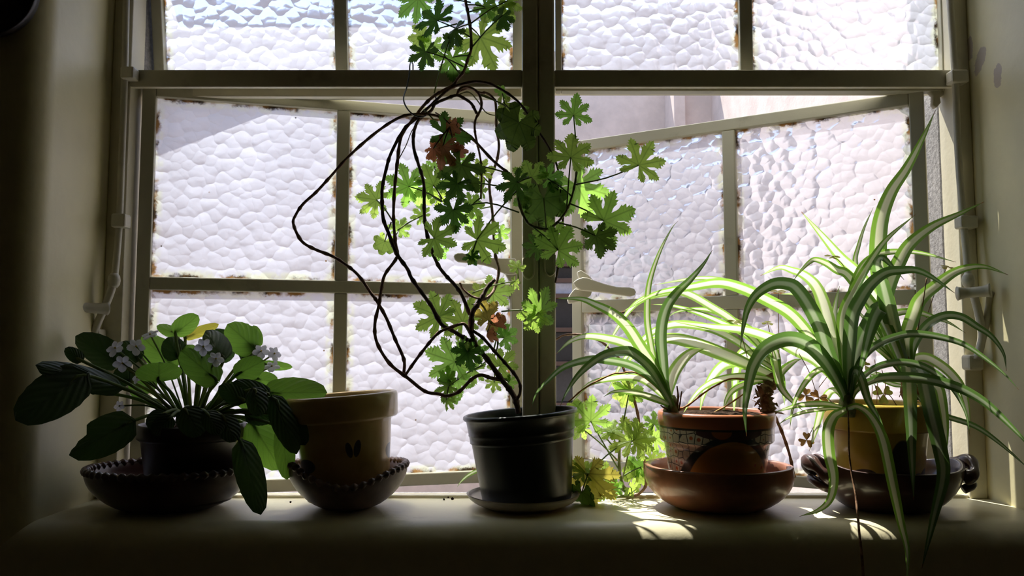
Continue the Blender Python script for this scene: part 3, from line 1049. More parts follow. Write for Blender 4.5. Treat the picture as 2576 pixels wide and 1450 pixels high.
M['ger_shaded'] = leaf_mat('lobed_leaf_shaded', (0.055, 0.12, 0.030), (0.13, 0.26, 0.04), 0.42, 0.5, VS)  # darker, thicker leaf; shade on overlapped leaves is put into its colour
M['ger_lit'] = leaf_mat('lobed_leaf_lit', (0.14, 0.27, 0.05), (0.46, 0.72, 0.12), 0.60, 0.5, VS)  # brighter leaf copy; light from behind is put into its colour
M['dead_leaf'] = leaf_mat('dried_russet_leaf', (0.36, 0.13, 0.06), (0.80, 0.34, 0.17), 0.6, 0.7, VS, 0.2, 0.01)
M['olive_leaf'] = leaf_mat('yellowing_olive_leaf', (0.17, 0.15, 0.03), (0.46, 0.38, 0.07), 0.55, 0.6, VS, 0.2, 0.01)
M['petiole'] = leaf_mat('green_stalk', (0.22, 0.29, 0.13), (0.45, 0.56, 0.20), 0.3, 0.5)
def bark_mat(name, a, b):
    t = NT(name)
    o = t.obj()
    n = t.noise(o, 140, 5, 0.65)
    return t.done(t.pbsdf(t.mix(t.smooth(n, 0.35, 0.65), a, b), 0.7, 0.25, t.bump(n, 0.7, 0.002)))
M['bark'] = bark_mat('dark_woody_stem', (0.09, 0.055, 0.042), (0.20, 0.13, 0.10))
M['stem'] = bark_mat('brown_stem', (0.22, 0.125, 0.09), (0.40, 0.26, 0.19))
M['green_stem'] = bark_mat('olive_green_stem', (0.19, 0.22, 0.09), (0.33, 0.36, 0.17))
M['runner'] = bark_mat('orange_tan_runner', (0.50, 0.24, 0.06), (0.66, 0.38, 0.12))
M['dry'] = bark_mat('dry_brown_fibre', (0.16, 0.075, 0.035), (0.38, 0.22, 0.12))
M['crown'] = bark_mat('spider_plant_crown', (0.16, 0.19, 0.07), (0.30, 0.30, 0.15))
M['wire'] = plain('dark_steel_wire', (0.05, 0.06, 0.075), 0.35, 0.6)

# ---------------------------------------------------------------- lobed leaves
def lobe_rows(rg, wide):
    """One lobe as rows (s_mid, s_left, w_left, s_right, w_right), lengths relative to the lobe."""
    base = [(0.46, 0.44, 0.145), (0.53, 0.53, 0.165), (0.59, 0.675, 0.262), (0.64, 0.665, 0.195), (0.69, 0.785, 0.240), (0.73, 0.735, 0.128),
            (0.79, 0.865, 0.172), (0.83, 0.84, 0.108), (0.88, 0.945, 0.122), (0.92, 0.925, 0.060), (1.0, 1.0, 0.006)]
    rows = []
    jl, jr = rg.uniform(0.9, 1.12), rg.uniform(0.9, 1.12)
    for (m, se, w) in base:
        rows.append((m, se * rg.uniform(0.985, 1.015), w * wide * jl * rg.uniform(0.94, 1.06), se * rg.uniform(0.985, 1.015), w * wide * jr * rg.uniform(0.94, 1.06)))
    return rows
def lobed_flat(seed, wide=1.0, sinus=0.34, heart=False):
    """Flat palmate leaf: (points, faces). Lobes are strips with a midrib; sinuses run deep between them."""
    rg = random.Random(seed)
    if heart:
        lob = [(0, 1.0), (44, 0.98), (90, 0.88), (136, 0.72)]
        sinus, wide = 0.66, 1.0
    else:
        lob = [(0, 1.0), (46, 0.95), (93, 0.86), (138, 0.62)]
    full = [(-a, L) for (a, L) in lob[:0:-1]] + lob
    full = [(a + rg.uniform(-4, 4), L * rg.uniform(0.9, 1.05)) for (a, L) in full]
    pts = [Vector((0, 0))]
    faces = []
    def pol(a, r):
        return Vector((math.sin(math.radians(a)) * r, math.cos(math.radians(a)) * r))
    n = len(full)
    sn = []
    for i in range(n + 1):
        if i == 0:
            a, r = full[0][0] - 17, 0.24
        elif i == n:
            a, r = full[-1][0] + 17, 0.24
        else:
            a, r = (full[i - 1][0] + full[i][0]) / 2, sinus * (full[i - 1][1] + full[i][1]) / 2 * rg.uniform(0.85, 1.15)
        sn.append(len(pts))
        pts.append(pol(a, r))
    for i, (a, L) in enumerate(full):
        u, v = pol(a, 1.0), pol(a + 90, 1.0)
        q = len(pts)
        pts.append(u * 0.30 * L)
        l, m, r = sn[i], q, sn[i + 1]
        faces += [(0, m, l), (0, r, m)]
        rows = lobe_rows(rg, wide)
        if heart:
            rows = [(mm, sl, max(wl, 0.30 * (1.06 - 0.1 * mm) * (1 - max(0, mm - 0.7) * 1.6)), sr, max(wr, 0.30 * (1.06 - 0.1 * mm) * (1 - max(0, mm - 0.7) * 1.6))) for (mm, sl, wl, sr, wr) in rows[3:]]
        for (sm, sl, wl, sr, wr) in rows:
            q = len(pts)
            pts += [u * sl * L - v * wl * L, u * sm * L, u * sr * L + v * wr * L]
            faces += [(l, m, q + 1, q), (m, r, q + 2, q + 1)]
            l, m, r = q, q + 1, q + 2
        faces.append((l, m, r)) if False else None
    return pts, faces
OUT = [lobed_flat(1, 1.0, 0.36), lobed_flat(2, 0.92, 0.32), lobed_flat(3, 1.08, 0.40), lobed_flat(4, 0.98, 0.34), lobed_flat(5, 1.15, 0.46), lobed_flat(6, heart=True), lobed_flat(8, 0.66, 0.26)]

def stalk_verts(a, b, r0, r1, sag=0.0, n=6, steps=7):
    mid = (a + b) / 2 + Vector((0, 0, -sag))
    w = spline([a, mid, b], max(2, steps // 2))
    k = len(w)
    return tube(w, [r0 + (r1 - r0) * i / (k - 1) for i in range(k)], n)

def lobed_leaf(root, px, py, R, ang, Y, mat, var=0, pitch=15, roll=0, to=None, toY=None, fold=0.0, curl=0.18, name='leaf', label=None, sag=None, petm='petiole'):
    """R: length of the middle lobe in pixels; ang: its direction in the picture plane (0 up, 90 right)."""
    rg = random.Random(int(px * 13 + py * 7))
    c = P(px, py, Y)
    s = R * 1.10 * pxm(Y)
    a = math.radians(ang)
    ey = Vector((math.sin(a), 0, math.cos(a)))
    ex = Vector((math.cos(a), 0, -math.sin(a)))
    ez = Vector((0, -1, 0))
    pt, rl = math.radians(pitch), math.radians(roll)
    Rm = Matrix((ex, ey, ez)).transposed()
    Rm = Rm @ Matrix.Rotation(-pt, 3, 'X') @ Matrix.Rotation(rl, 3, 'Y')
    flat, ff = OUT[var % len(OUT)]
    ph = rg.uniform(0, 6.28)
    V, UV, Fc, mi = [], [], [], []
    def loc(x, y):
        r = math.hypot(x, y)
        an = math.atan2(x, y)
        z = -curl * r * r * (0.8 + 0.6 * math.sin(2 * an + ph)) + 0.055 * r * math.cos(an * 360 / 46) - fold * abs(x) + 0.03 * math.sin(9 * r + 3 * an + ph) * r
        xx = x * (1 - 0.35 * fold) if fold else x
        return Vector((xx, y, z))
    for p in flat:
        V.append(c + Rm @ (loc(p.x, p.y) * s)); UV.append((p.x, p.y))
    Fc = [tuple(q) for q in ff]
    mi = [0] * len(Fc)
    if to is not None:
        b = P(to[0], to[1], Y if toY is None else toY)
        d = (b - c).length
        v, f = stalk_verts(c + Vector((0, 0.0004, 0)), b, 0.0009, 0.0012, (sag if sag is not None else -0.04 * d))
        o = len(V)
        V += v
        UV += [(0.5, 0.3)] * len(v)
        Fc += [tuple(i + o for i in q) for q in f]
        mi += [1] * len(f)
    ob = put(name, V, Fc, [M[mat], M[petm]], root, uvs=UV, midx=mi)
    if label:
        ob['label'] = label
    return ob

def stem(root, pts, Y, r, mat='stem', name='stem', seed=0, nodes=True, per=5):
    """pts: photograph points; Y a depth or a list of depths; r px radius or (r0, r1)."""
    n = len(pts)
    Ys = Y if isinstance(Y, (list, tuple)) else [Y] * n
    if len(Ys) == 2 and n > 2:
        Ys = [Ys[0] + (Ys[1] - Ys[0]) * i / (n - 1) for i in range(n)]
    w = spline([P(x, y, yy) for (x, y), yy in zip(pts, Ys)], per)
    k = len(w)
    r0, r1 = r if isinstance(r, tuple) else (r, r)
    r0, r1 = r0 * 0.84, r1 * 0.84
    rg = random.Random(seed * 31 + n)
    rad = []
    nxt = rg.uniform(0.006, 0.02)
    acc = 0
    for i in range(k):
        b = (r0 + (r1 - r0) * i / (k - 1)) * pxm(Ys[min(n - 1, i * n // k)])
        if i:
            acc += (w[i] - w[i - 1]).length
        m = 1.0 + rg.uniform(-0.07, 0.07)
        if nodes and acc > nxt:
            m = rg.uniform(1.22, 1.42)
            acc = 0
            nxt = rg.uniform(0.016, 0.034)
        rad.append(b * m)
    v, f = tube(w, rad, 8)
    ob = put(name, v, f, M[mat], root)
    return ob

# ================================================================ the trained lobed-leaf plant in the black pot
g = broot
stem(g, [(1305, 1040), (1296, 1004), (1280, 978), (1262, 956), (1226, 905), (1197, 869), (1185, 835)], [-0.066, -0.070, -0.074, -0.076, -0.076, -0.074, -0.072], (8.6, 6.5), 'bark', 'trunk', 1)
stem(g, [(1185, 838), (1187, 792), (1199, 770), (1214, 746), (1226, 724), (1244, 704)], [-0.072, -0.07, -0.066, -0.06, -0.055, -0.05], (8.2, 5.6), 'bark', 'stem', 2)
stem(g, [(1204, 755), (1224, 751), (1236, 740), (1245, 724), (1255, 680), (1245, 636), (1239, 540), (1231, 462), (1245, 419), (1252, 394), (1255, 363), (1249, 320), (1247, 262), (1239, 245), (1224, 234), (1207, 233), (1180, 222), (1150, 232)], [-0.064, -0.055, -0.045, -0.03, -0.02, -0.015, 0.0, 0.0, 0.0, -0.01, -0.015, -0.02, -0.03, -0.035, -0.04, -0.045, -0.05, -0.055], (4.6, 3.4), 'stem', 'stem', 3)
stem(g, [(1187, 862), (1160, 846), (1136, 831), (1110, 816), (1086, 772), (1064, 741), (1035, 700), (1025, 677), (997, 637), (978, 588), (964, 550), (961, 500), (962, 470), (971, 428), (984, 385), (1016, 326), (1044, 301), (1085, 264), (1131, 224), (1178, 208), (1209, 206), (1240, 214), (1287, 242), (1318, 273), (1349, 323), (1380, 370), (1402, 420), (1412, 480), (1416, 560), (1410, 640), (1401, 690), (1397, 712)],
     [-0.072, -0.076, -0.08, -0.084, -0.084, -0.082, -0.08, -0.078, -0.076, -0.074, -0.072, -0.07, -0.07, -0.066, -0.062, -0.058, -0.055, -0.05, -0.048, -0.046, -0.045, -0.045, -0.045, -0.043, -0.04, -0.038, -0.034, -0.03, -0.028, -0.026, -0.024, -0.024], (6.2, 3.0), 'bark', 'stem', 4)
stem(g, [(1182, 792), (1161, 741), (1141, 714), (1122, 694), (1102, 667), (1081, 617), (1070, 565), (1067, 524), (1066, 462), (1053, 415), (1041, 373), (1041, 335), (1054, 301), (1085, 278), (1093, 262), (1124, 248), (1149, 240), (1168, 248), (1185, 260), (1194, 275), (1199, 286)], [-0.068, -0.066, -0.064, -0.062, -0.06, -0.06, -0.06, -0.058, -0.056, -0.055, -0.055, -0.055, -0.056, -0.058, -0.06, -0.06, -0.06, -0.06, -0.06, -0.06, -0.06], (5.4, 4.3), 'bark', 'stem', 5)
stem(g, [(1149, 240), (1157, 224), (1171, 219), (1189, 223), (1202, 234), (1210, 251), (1210, 273), (1197, 299), (1194, 318), (1196, 340), (1201, 363), (1206, 386), (1211, 419), (1211, 460), (1209, 500)], -0.055, (4.4, 2.8), 'stem', 'stem', 6)
stem(g, [(1016, 941), (1016, 905), (994, 854), (972, 801), (948, 758), (931, 735), (903, 695), (875, 670), (838, 646), (791, 627), (758, 606), (738, 564), (744, 541), (763, 513), (795, 484), (831, 445), (880, 391), (948, 332), (1007, 295), (1054, 287), (1100, 292), (1134, 310), (1184, 345), (1240, 404), (1278, 435), (1293, 449), (1305, 457)],
     [-0.09, -0.09, -0.088, -0.086, -0.084, -0.082, -0.08, -0.078, -0.076, -0.074, -0.07, -0.066, -0.066, -0.066, -0.066, -0.066, -0.066, -0.066, -0.066, -0.066, -0.066, -0.067, -0.069, -0.072, -0.073, -0.074, -0.075], (4.8, 4.2), 'stem', 'stem', 7)
stem(g, [(1258, 956), (1233, 951), (1209, 944), (1185, 956), (1156, 985), (1124, 997), (1105, 992), (1069, 985), (1025, 951), (980, 915), (948, 862), (943, 816), (953, 768), (960, 724), (969, 690), (999, 646), (995, 611), (990, 552), (992, 484), (999, 414), (1010, 342), (1040, 300), (1062, 270), (1085, 247), (1109, 231), (1140, 214), (1150, 200), (1167, 179), (1177, 148), (1185, 124), (1184, 78), (1177, 31), (1171, 0), (1168, -50)],
     [-0.076, -0.08, -0.083, -0.086, -0.09, -0.092, -0.093, -0.094, -0.094, -0.094, -0.092, -0.09, -0.086, -0.082, -0.078, -0.074, -0.072, -0.068, -0.064, -0.06, -0.058, -0.056, -0.054, -0.052, -0.05, -0.047, -0.045, -0.042, -0.038, -0.034, -0.03, -0.026, -0.024, -0.02], (5.2, 4.4), 'stem', 'stem', 8)
stem(g, [(1020, 944), (1045, 908), (1079, 864), (1103, 838), (1132, 825), (1163, 815), (1175, 823), (1184, 838)], [-0.094, -0.094, -0.092, -0.09, -0.086, -0.08, -0.076, -0.073], (4.2, 4.8), 'stem', 'stem', 9)
stem(g, [(1190, 833), (1214, 850), (1243, 883), (1269, 912), (1296, 944), (1308, 968), (1308, 990), (1300, 1006)], -0.078, (4.6, 4.4), 'bark', 'stem', 10)
stem(g, [(1305, 457), (1302, 480), (1306, 512), (1318, 545), (1332, 565), (1352, 573), (1375, 577), (1400, 562), (1425, 530), (1440, 490), (1449, 445), (1452, 405)], [-0.075, -0.078, -0.08, -0.082, -0.084, -0.084, -0.084, -0.082, -0.08, -0.078, -0.076, -0.074], (4.6, 3.0), 'green_stem', 'stem', 11)
stem(g, [(1206, 752), (1185, 745), (1165, 728), (1157, 712)], [-0.064, -0.06, -0.058, -0.056], (3.6, 3.0), 'stem', 'stem', 12)
stem(g, [(1002, 403), (1022, 365), (1036, 330), (1062, 292)], -0.06, (1.6, 1.3), 'stem', 'stem', 13, False)
stem(g, [(1205, 758), (1222, 780), (1236, 800), (1248, 838), (1252, 870), (1240, 905)], [-0.066, -0.05, -0.035, -0.02, -0.01, -0.005], (3.2, 2.6), 'green_stem', 'stem', 14)
stem(g, [(1150, 240), (1178, 232), (1200, 252), (1225, 285), (1262, 292)], [-0.05, -0.045, -0.035, -0.02, -0.01], (2.2, 1.6), 'green_stem', 'stem', 15, False)

def G(px, py, R, ang, Y, mat='ger_leaf', **k):
    return lobed_leaf(g, px, py, R, ang, Y, mat, **k)
# upper cluster, in front of the left vent
G(1052, -4, 66, -125, -0.010, 'ger_leaf', var=0, to=(1184, 6), toY=-0.026)
G(1099, 51, 68, -48, -0.045, 'ger_shaded', var=1, pitch=25, to=(1184, 94), toY=-0.034)
G(1142, 76, 60, -115, -0.050, 'ger_shaded', var=2, pitch=35, roll=35, to=(1183, 60), toY=-0.032, fold=0.35)
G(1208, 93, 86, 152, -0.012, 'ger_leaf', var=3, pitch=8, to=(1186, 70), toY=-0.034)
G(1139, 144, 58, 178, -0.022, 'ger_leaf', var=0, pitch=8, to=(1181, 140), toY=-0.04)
G(1071, 130, 52, -165, -0.048, 'ger_shaded', var=1, pitch=30, roll=-30, to=(1166, 168), toY=-0.042, fold=0.3)
G(1086, 112, 48, 200, -0.005, 'ger_lit', var=2, pitch=20, to=(1160, 190), toY=-0.04)
G(1062, 90, 40, -90, -0.004, 'ger_lit', var=4, pitch=15, to=(1150, 60), toY=-0.03)
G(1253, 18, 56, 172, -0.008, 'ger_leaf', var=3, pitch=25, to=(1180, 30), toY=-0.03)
G(1264, 38, 40, -150, -0.040, 'ger_shaded', var=4, pitch=30, roll=25, to=(1188, 118), toY=-0.036, fold=0.25)
G(1276, 2, 42, 110, -0.012, 'ger_leaf', var=0, pitch=20, to=(1186, 58), toY=-0.03)
G(1218, 16, 40, 140, -0.02, 'ger_leaf', var=2, pitch=30, roll=30, to=(1175, 12), toY=-0.028)
G(1131, 98, 24, 40, -0.040, 'ger_shaded', var=5, pitch=45, to=(1092, 235), toY=-0.05)
# round the hook
G(1116, 336, 70, 95, -0.088, 'ger_shaded', var=0, pitch=18, to=(1066, 276), toY=-0.06)
G(1262, 262, 44, 190, -0.022, 'ger_lit', var=4, pitch=25, roll=40, to=(1200, 234), toY=-0.04, fold=0.3)
G(1300, 283, 42, 165, -0.026, 'ger_lit', var=1, pitch=15, to=(1210, 240), toY=-0.04)
G(1264, 235, 27, 10, -0.028, 'ger_leaf', var=2, pitch=30, roll=30, to=(1275, 300), toY=-0.03)
G(1305, 308, 70, 203, -0.055, 'ger_shaded', var=5, pitch=22, roll=15, to=(1270, 262), toY=-0.03)
G(1333, 330, 27, 165, -0.05, 'ger_leaf', var=2, pitch=20, roll=60, to=(1312, 300), toY=-0.04)
# pale leaves on the left, close to the glass
G(947, 503, 57, -80, -0.02, 'ger_lit', var=0, pitch=8, to=(990, 560), toY=-0.066)
G(1028, 469, 66, -68, -0.01, 'ger_leaf', var=1, pitch=8, to=(1112, 506), toY=-0.03)
G(1090, 466, 60, -22, -0.014, 'ger_leaf', var=2, pitch=12, to=(1112, 500), toY=-0.03)
G(1093, 419, 27, -8, 0.0, 'ger_lit', var=3, pitch=10, to=(1100, 460), toY=-0.01)
G(1055, 482, 44, 190, 0.004, 'ger_lit', var=4, pitch=25, to=(1110, 508), toY=-0.02)
G(1103, 490, 36, 180, -0.004, 'ger_leaf', var=0, pitch=15, to=(1112, 508), toY=-0.02)
G(1063, 543, 33, -55, -0.012, 'ger_lit', var=1, pitch=8, to=(1000, 580), toY=-0.03)
G(1004, 578, 35, 25, -0.02, 'ger_lit', var=2, pitch=12, to=(985, 620), toY=-0.07)
G(968, 608, 32, 200, -0.03, 'ger_lit', var=5, pitch=10, to=(984, 560), toY=-0.07)
# dark leaves in the middle
G(1160, 414, 84, 196, -0.095, 'ger_shaded', var=3, pitch=22, roll=22, to=(1278, 436), toY=-0.074)
G(1150, 462, 56, 215, -0.098, 'ger_shaded', var=1, pitch=30, roll=-15, to=(1262, 470), toY=-0.075)
G(1208, 430, 39, 75, -0.03, 'ger_lit', var=0, pitch=10, to=(1240, 420), toY=-0.01)
G(1164, 404, 26, 60, -0.03, 'ger_lit', var=2, pitch=20, to=(1230, 460), toY=-0.01)
G(1140, 528, 56, 178, -0.100, 'ger_shaded', var=2, pitch=18, to=(1306, 535), toY=-0.08, sag=-0.012)
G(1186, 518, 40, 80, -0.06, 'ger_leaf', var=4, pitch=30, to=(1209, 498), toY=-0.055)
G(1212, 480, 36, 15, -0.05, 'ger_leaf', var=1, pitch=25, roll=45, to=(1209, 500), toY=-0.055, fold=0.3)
G(1170, 540, 34, 150, -0.02, 'ger_lit', var=0, pitch=15, to=(1236, 520), toY=0.0)
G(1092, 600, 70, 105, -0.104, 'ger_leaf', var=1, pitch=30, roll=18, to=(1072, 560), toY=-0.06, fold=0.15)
G(1101, 628, 30, 185, -0.03, 'ger_lit', var=4, pitch=15, to=(1096, 590), toY=-0.06)
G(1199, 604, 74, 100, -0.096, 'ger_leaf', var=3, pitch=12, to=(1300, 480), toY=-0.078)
G(1256, 586, 29, 75, -0.03, 'ger_lit', var=2, pitch=15, to=(1240, 560), toY=-0.0)
G(1186, 645, 28, 150, -0.098, 'ger_shaded', var=0, pitch=35, to=(1199, 606), toY=-0.097)
# in front of and right of the mullion
G(1436, 396, 68, 8, -0.086, 'ger_leaf', var=2, pitch=10, to=(1425, 528), toY=-0.08)
G(1443, 290, 56, 8, -0.072, 'ger_leaf', var=0, pitch=8, to=(1452, 405), toY=-0.074)
G(1300, 459, 60, -100, -0.108, 'ger_shaded', var=1, pitch=22, roll=18, to=(1330, 445), toY=-0.09, fold=0.15)
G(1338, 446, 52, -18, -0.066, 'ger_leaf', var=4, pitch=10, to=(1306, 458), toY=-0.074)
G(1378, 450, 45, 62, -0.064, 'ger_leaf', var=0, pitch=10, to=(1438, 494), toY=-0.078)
G(1452, 466, 90, 152, -0.050, 'ger_lit', var=3, pitch=6, to=(1449, 448), toY=-0.075)
G(1368, 500, 66, 172, -0.062, 'ger_shaded', var=5, pitch=15, to=(1374, 576), toY=-0.084)
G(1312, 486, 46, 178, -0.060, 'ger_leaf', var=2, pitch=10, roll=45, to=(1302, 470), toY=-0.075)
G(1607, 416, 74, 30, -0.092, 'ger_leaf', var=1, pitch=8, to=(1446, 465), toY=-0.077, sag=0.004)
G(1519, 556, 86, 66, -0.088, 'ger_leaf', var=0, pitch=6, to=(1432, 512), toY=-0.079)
G(1499, 594, 60, 168, -0.112, 'ger_shaded', var=4, pitch=25, roll=25, to=(1402, 560), toY=-0.082, fold=0.3)
G(1404, 630, 72, 30, -0.096, 'ger_leaf', var=2, pitch=8, to=(1334, 566), toY=-0.084)
G(1388, 600, 56, -15, -0.076, 'ger_leaf', var=3, pitch=12, to=(1404, 628), toY=-0.095)
G(1352, 622, 42, -80, -0.074, 'ger_shaded', var=1, pitch=20, to=(1388, 600), toY=-0.08)
G(1356, 786, 66, 22, -0.070, 'ger_leaf', var=0, pitch=10, roll=35, to=(1262, 784), toY=-0.035)
G(1345, 792, 46, 215, -0.072, 'ger_leaf', var=4, pitch=10, to=(1356, 786), toY=-0.07)
G(1302, 674, 28, -32, -0.03, 'ger_lit', var=2, pitch=15, roll=30, to=(1304, 705), toY=-0.03)
G(1296, 708, 24, 190, -0.03, 'ger_lit', var=1, pitch=25, roll=50, to=(1188, 738), toY=-0.058)
# lower cluster behind the trunk
G(1105, 796, 72, -68, -0.046, 'ger_leaf', var=3, pitch=10, to=(1135, 850), toY=-0.02)
G(1164, 812, 68, -28, -0.04, 'ger_leaf', var=1, pitch=8, to=(1186, 850), toY=-0.04)
G(1240, 738, 52, 82, -0.022, 'ger_lit', var=2, pitch=10, to=(1214, 778), toY=-0.05)
G(1208, 742, 36, -30, -0.02, 'ger_lit', var=0, pitch=15, to=(1214, 780), toY=-0.05)
G(1228, 806, 52, 28, -0.05, 'olive_leaf', var=4, pitch=15, roll=35, to=(1238, 815), toY=-0.045, label='yellowing olive brown leaf')
G(1246, 820, 30, 112, -0.060, 'dead_leaf', var=5, pitch=30, roll=40, to=(1238, 808), toY=-0.045, fold=0.5, curl=0.5, label='dried red brown curled leaf')
G(1226, 836, 26, 190, -0.058, 'dead_leaf', var=5, pitch=20, roll=50, to=(1238, 808), toY=-0.045, fold=0.5, curl=0.5, label='dried red brown curled leaf')
G(1268, 850, 40, 60, -0.025, 'ger_leaf', var=2, pitch=15, to=(1246, 850), toY=-0.02)
G(1256, 830, 34, 20, -0.02, 'ger_leaf', var=0, pitch=15, to=(1242, 880), toY=-0.01)
G(1144, 911, 78, -72, -0.060, 'ger_lit', var=0, pitch=8, to=(1228, 876), toY=-0.03)
G(1176, 886, 50, 175, -0.086, 'ger_shaded', var=2, pitch=15, roll=15, to=(1185, 862), toY=-0.074)
G(1165, 868, 30, 205, -0.082, 'ger_leaf', var=5, pitch=35, roll=45, to=(1190, 850), toY=-0.072, fold=0.3)
G(1129, 972, 46, -110, -0.068, 'ger_leaf', var=1, pitch=20, roll=25, to=(1222, 916), toY=-0.03, fold=0.2)
G(1128, 955, 34, -50, -0.066, 'ger_leaf', var=4, pitch=20, roll=-30, to=(1140, 968), toY=-0.06)
G(1150, 958, 42, 165, -0.035, 'ger_lit', var=3, pitch=10, to=(1160, 912), toY=-0.03)
G(1196, 932, 50, -78, -0.03, 'ger_lit', var=0, pitch=20, to=(1240, 900), toY=-0.005)
G(1257, 922, 50, 48, -0.03, 'ger_leaf', var=2, pitch=8, to=(1240, 900), toY=-0.005)
G(1243, 962, 28, 186, -0.03, 'ger_lit', var=1, pitch=10, to=(1245, 930), toY=-0.02)
G(1123, 1006, 32, 188, -0.072, 'ger_leaf', var=3, pitch=20, roll=35, to=(1128, 974), toY=-0.068, fold=0.3)
G(1139, 1002, 20, 150, -0.045, 'ger_lit', var=4, pitch=10, to=(1134, 980), toY=-0.05)
G(1280, 962, 22, 98, -0.03, 'ger_leaf', var=2, pitch=10, to=(1258, 948), toY=-0.04)
G(1196, 880, 40, -15, -0.035, 'ger_leaf', var=0, pitch=20, to=(1228, 900), toY=-0.02)
# dried russet leaf hanging under the hook
G(1131, 312, 28, 190, -0.098, 'dead_leaf', var=5, pitch=20, roll=30, to=(1096, 284), toY=-0.065, fold=0.4, curl=0.5, label='dried red brown leaf base', petm='stem')
G(1114, 368, 60, 196, -0.098, 'dead_leaf', var=1, pitch=10, roll=20, to=(1131, 318), toY=-0.098, fold=0.2, curl=0.35, label='dried russet leaf', petm='stem')
G(1144, 376, 26, 160, -0.097, 'dead_leaf', var=5, pitch=20, roll=40, to=(1131, 318), toY=-0.098, fold=0.4, curl=0.6, label='dried russet leaf', petm='stem')
G(1090, 374, 32, 225, -0.097, 'dead_leaf', var=4, pitch=15, roll=25, to=(1131, 320), toY=-0.098, fold=0.3, label='dried russet leaf', petm='stem')

# wire hook on the transom holding the stems up
h = thing('wire_hook', 'thin dark wire hook hanging from the transom round the bundled stems', 'hook', P(1034, 176, -0.016))
w = spline([P(1039, 176, 0.013), P(1038.5, 161, 0.010), P(1034, 157, 0.0), P(1031, 165, -0.013), P(1030, 186, -0.018), P(1023, 221, -0.030), P(1016, 242, -0.050), P(1017, 259, -0.062), P(1028, 278, -0.072), P(1043, 290, -0.076), P(1062, 294, -0.074), P(1081, 285, -0.055), P(1092, 270, -0.045), P(1097, 252, -0.045), P(1094, 236, -0.05)], 6)
MB().tube(w, 0.0011, 8).put('wire', M['wire'], h)

# ================================================================ sunlit lobed-leaf shoots behind, between the black and painted pots
sh = thing('geranium_shoots', 'bright sunlit lobed leaf shoots on the sill between the black pot and terracotta bowl', 'plant', P(1590, 1250, -0.01))
stem(sh, [(1560, 1090), (1558, 1140), (1558, 1185), (1564, 1214), (1575, 1236), (1586, 1246)], -0.005, (4.0, 5.2), 'green_stem', 'stem', 21)
stem(sh, [(1584, 1247), (1602, 1246), (1622, 1228), (1625, 1205), (1619, 1147), (1609, 1108), (1606, 1052), (1593, 999), (1583, 970), (1560, 907), (1540, 886), (1515, 862), (1469, 844), (1422, 843), (1398, 855)], [-0.005] * 8 + [0.0, 0.01, 0.015, 0.02, 0.02, 0.02, 0.02], (4.6, 3.0), 'stem', 'stem', 22)
stem(sh, [(1525, 1255), (1560, 1250), (1590, 1248)], [-0.02, -0.012, -0.005], (3.0, 4.0), 'green_stem', 'stem', 23)
def S(px, py, R, ang, Y, mat='ger_lit', **k):
    return lobed_leaf(sh, px, py, R, ang, Y, mat, **k)
S(1486, 1060, 64, 4, -0.015, var=1, pitch=10, to=(1556, 1182), toY=-0.005, sag=0.0)
S(1541, 1084, 40, -40, -0.01, var=2, pitch=35, roll=20, to=(1552, 1140), toY=-0.005)
S(1588, 1110, 70, -15, -0.03, var=0, pitch=40, to=(1566, 1206), toY=-0.008, sag=0.0)
S(1600, 1108, 62, 65, -0.028, var=3, pitch=35, to=(1588, 1112), toY=-0.03)
S(1583, 984, 48, 30, -0.006, var=2, pitch=30, to=(1560, 1110), toY=-0.004, sag=0.0)
S(1578, 988, 44, -110, -0.004, var=4, pitch=30, to=(1576, 994), toY=-0.004)
S(1648, 1104, 48, 80, -0.0, var=1, pitch=20, to=(1612, 1120), toY=-0.005)
S(1646, 1068, 34, 0, 0.0, var=3, pitch=20, to=(1618, 1120), toY=-0.005)
S(1480, 1192, 84, 176, -0.055, 'olive_leaf', var=4, pitch=12, roll=30, to=(1610, 1114), toY=-0.006, sag=-0.012, label='yellowing leaf drooping to the sill')
S(1470, 1192, 42, -25, -0.055, 'ger_leaf', var=2, pitch=25, roll=40, to=(1480, 1192), toY=-0.055)
S(1464, 1240, 42, 178, -0.060, 'ger_shaded', var=5, pitch=20, roll=45, to=(1479, 1194), toY=-0.055)
S(1492, 1196, 44, 80, -0.052, 'ger_leaf', var=1, pitch=30, roll=20, to=(1480, 1192), toY=-0.055)
S(1520, 1206, 42, 10, -0.02, var=0, pitch=25, to=(1572, 1236), toY=-0.006)
S(1543, 1226, 34, 75, -0.025, var=3, pitch=30, to=(1576, 1240), toY=-0.006)
S(1516, 1238, 34, -60, -0.028, 'ger_leaf', var=1, pitch=40, to=(1570, 1248), toY=-0.01)
S(1600, 1198, 40, 30, -0.0, 'ger_leaf', var=5, pitch=15, to=(1580, 1240), toY=-0.004)
S(1613, 1176, 38, -50, -0.0, 'ger_leaf', var=2, pitch=15, to=(1566, 1200), toY=-0.005)
S(1642, 1160, 40, 68, -0.0, 'ger_leaf', var=0, pitch=25, to=(1622, 1200), toY=-0.005)
S(1458, 1036, 36, -10, -0.0, var=4, pitch=20, to=(1556, 1140), toY=0.0)
S(1463, 1078, 34, -150, -0.006, var=0, pitch=20, to=(1554, 1160), toY=-0.003)
S(1588, 1228, 28, 120, -0.02, var=2, pitch=30, to=(1586, 1244), toY=-0.006)
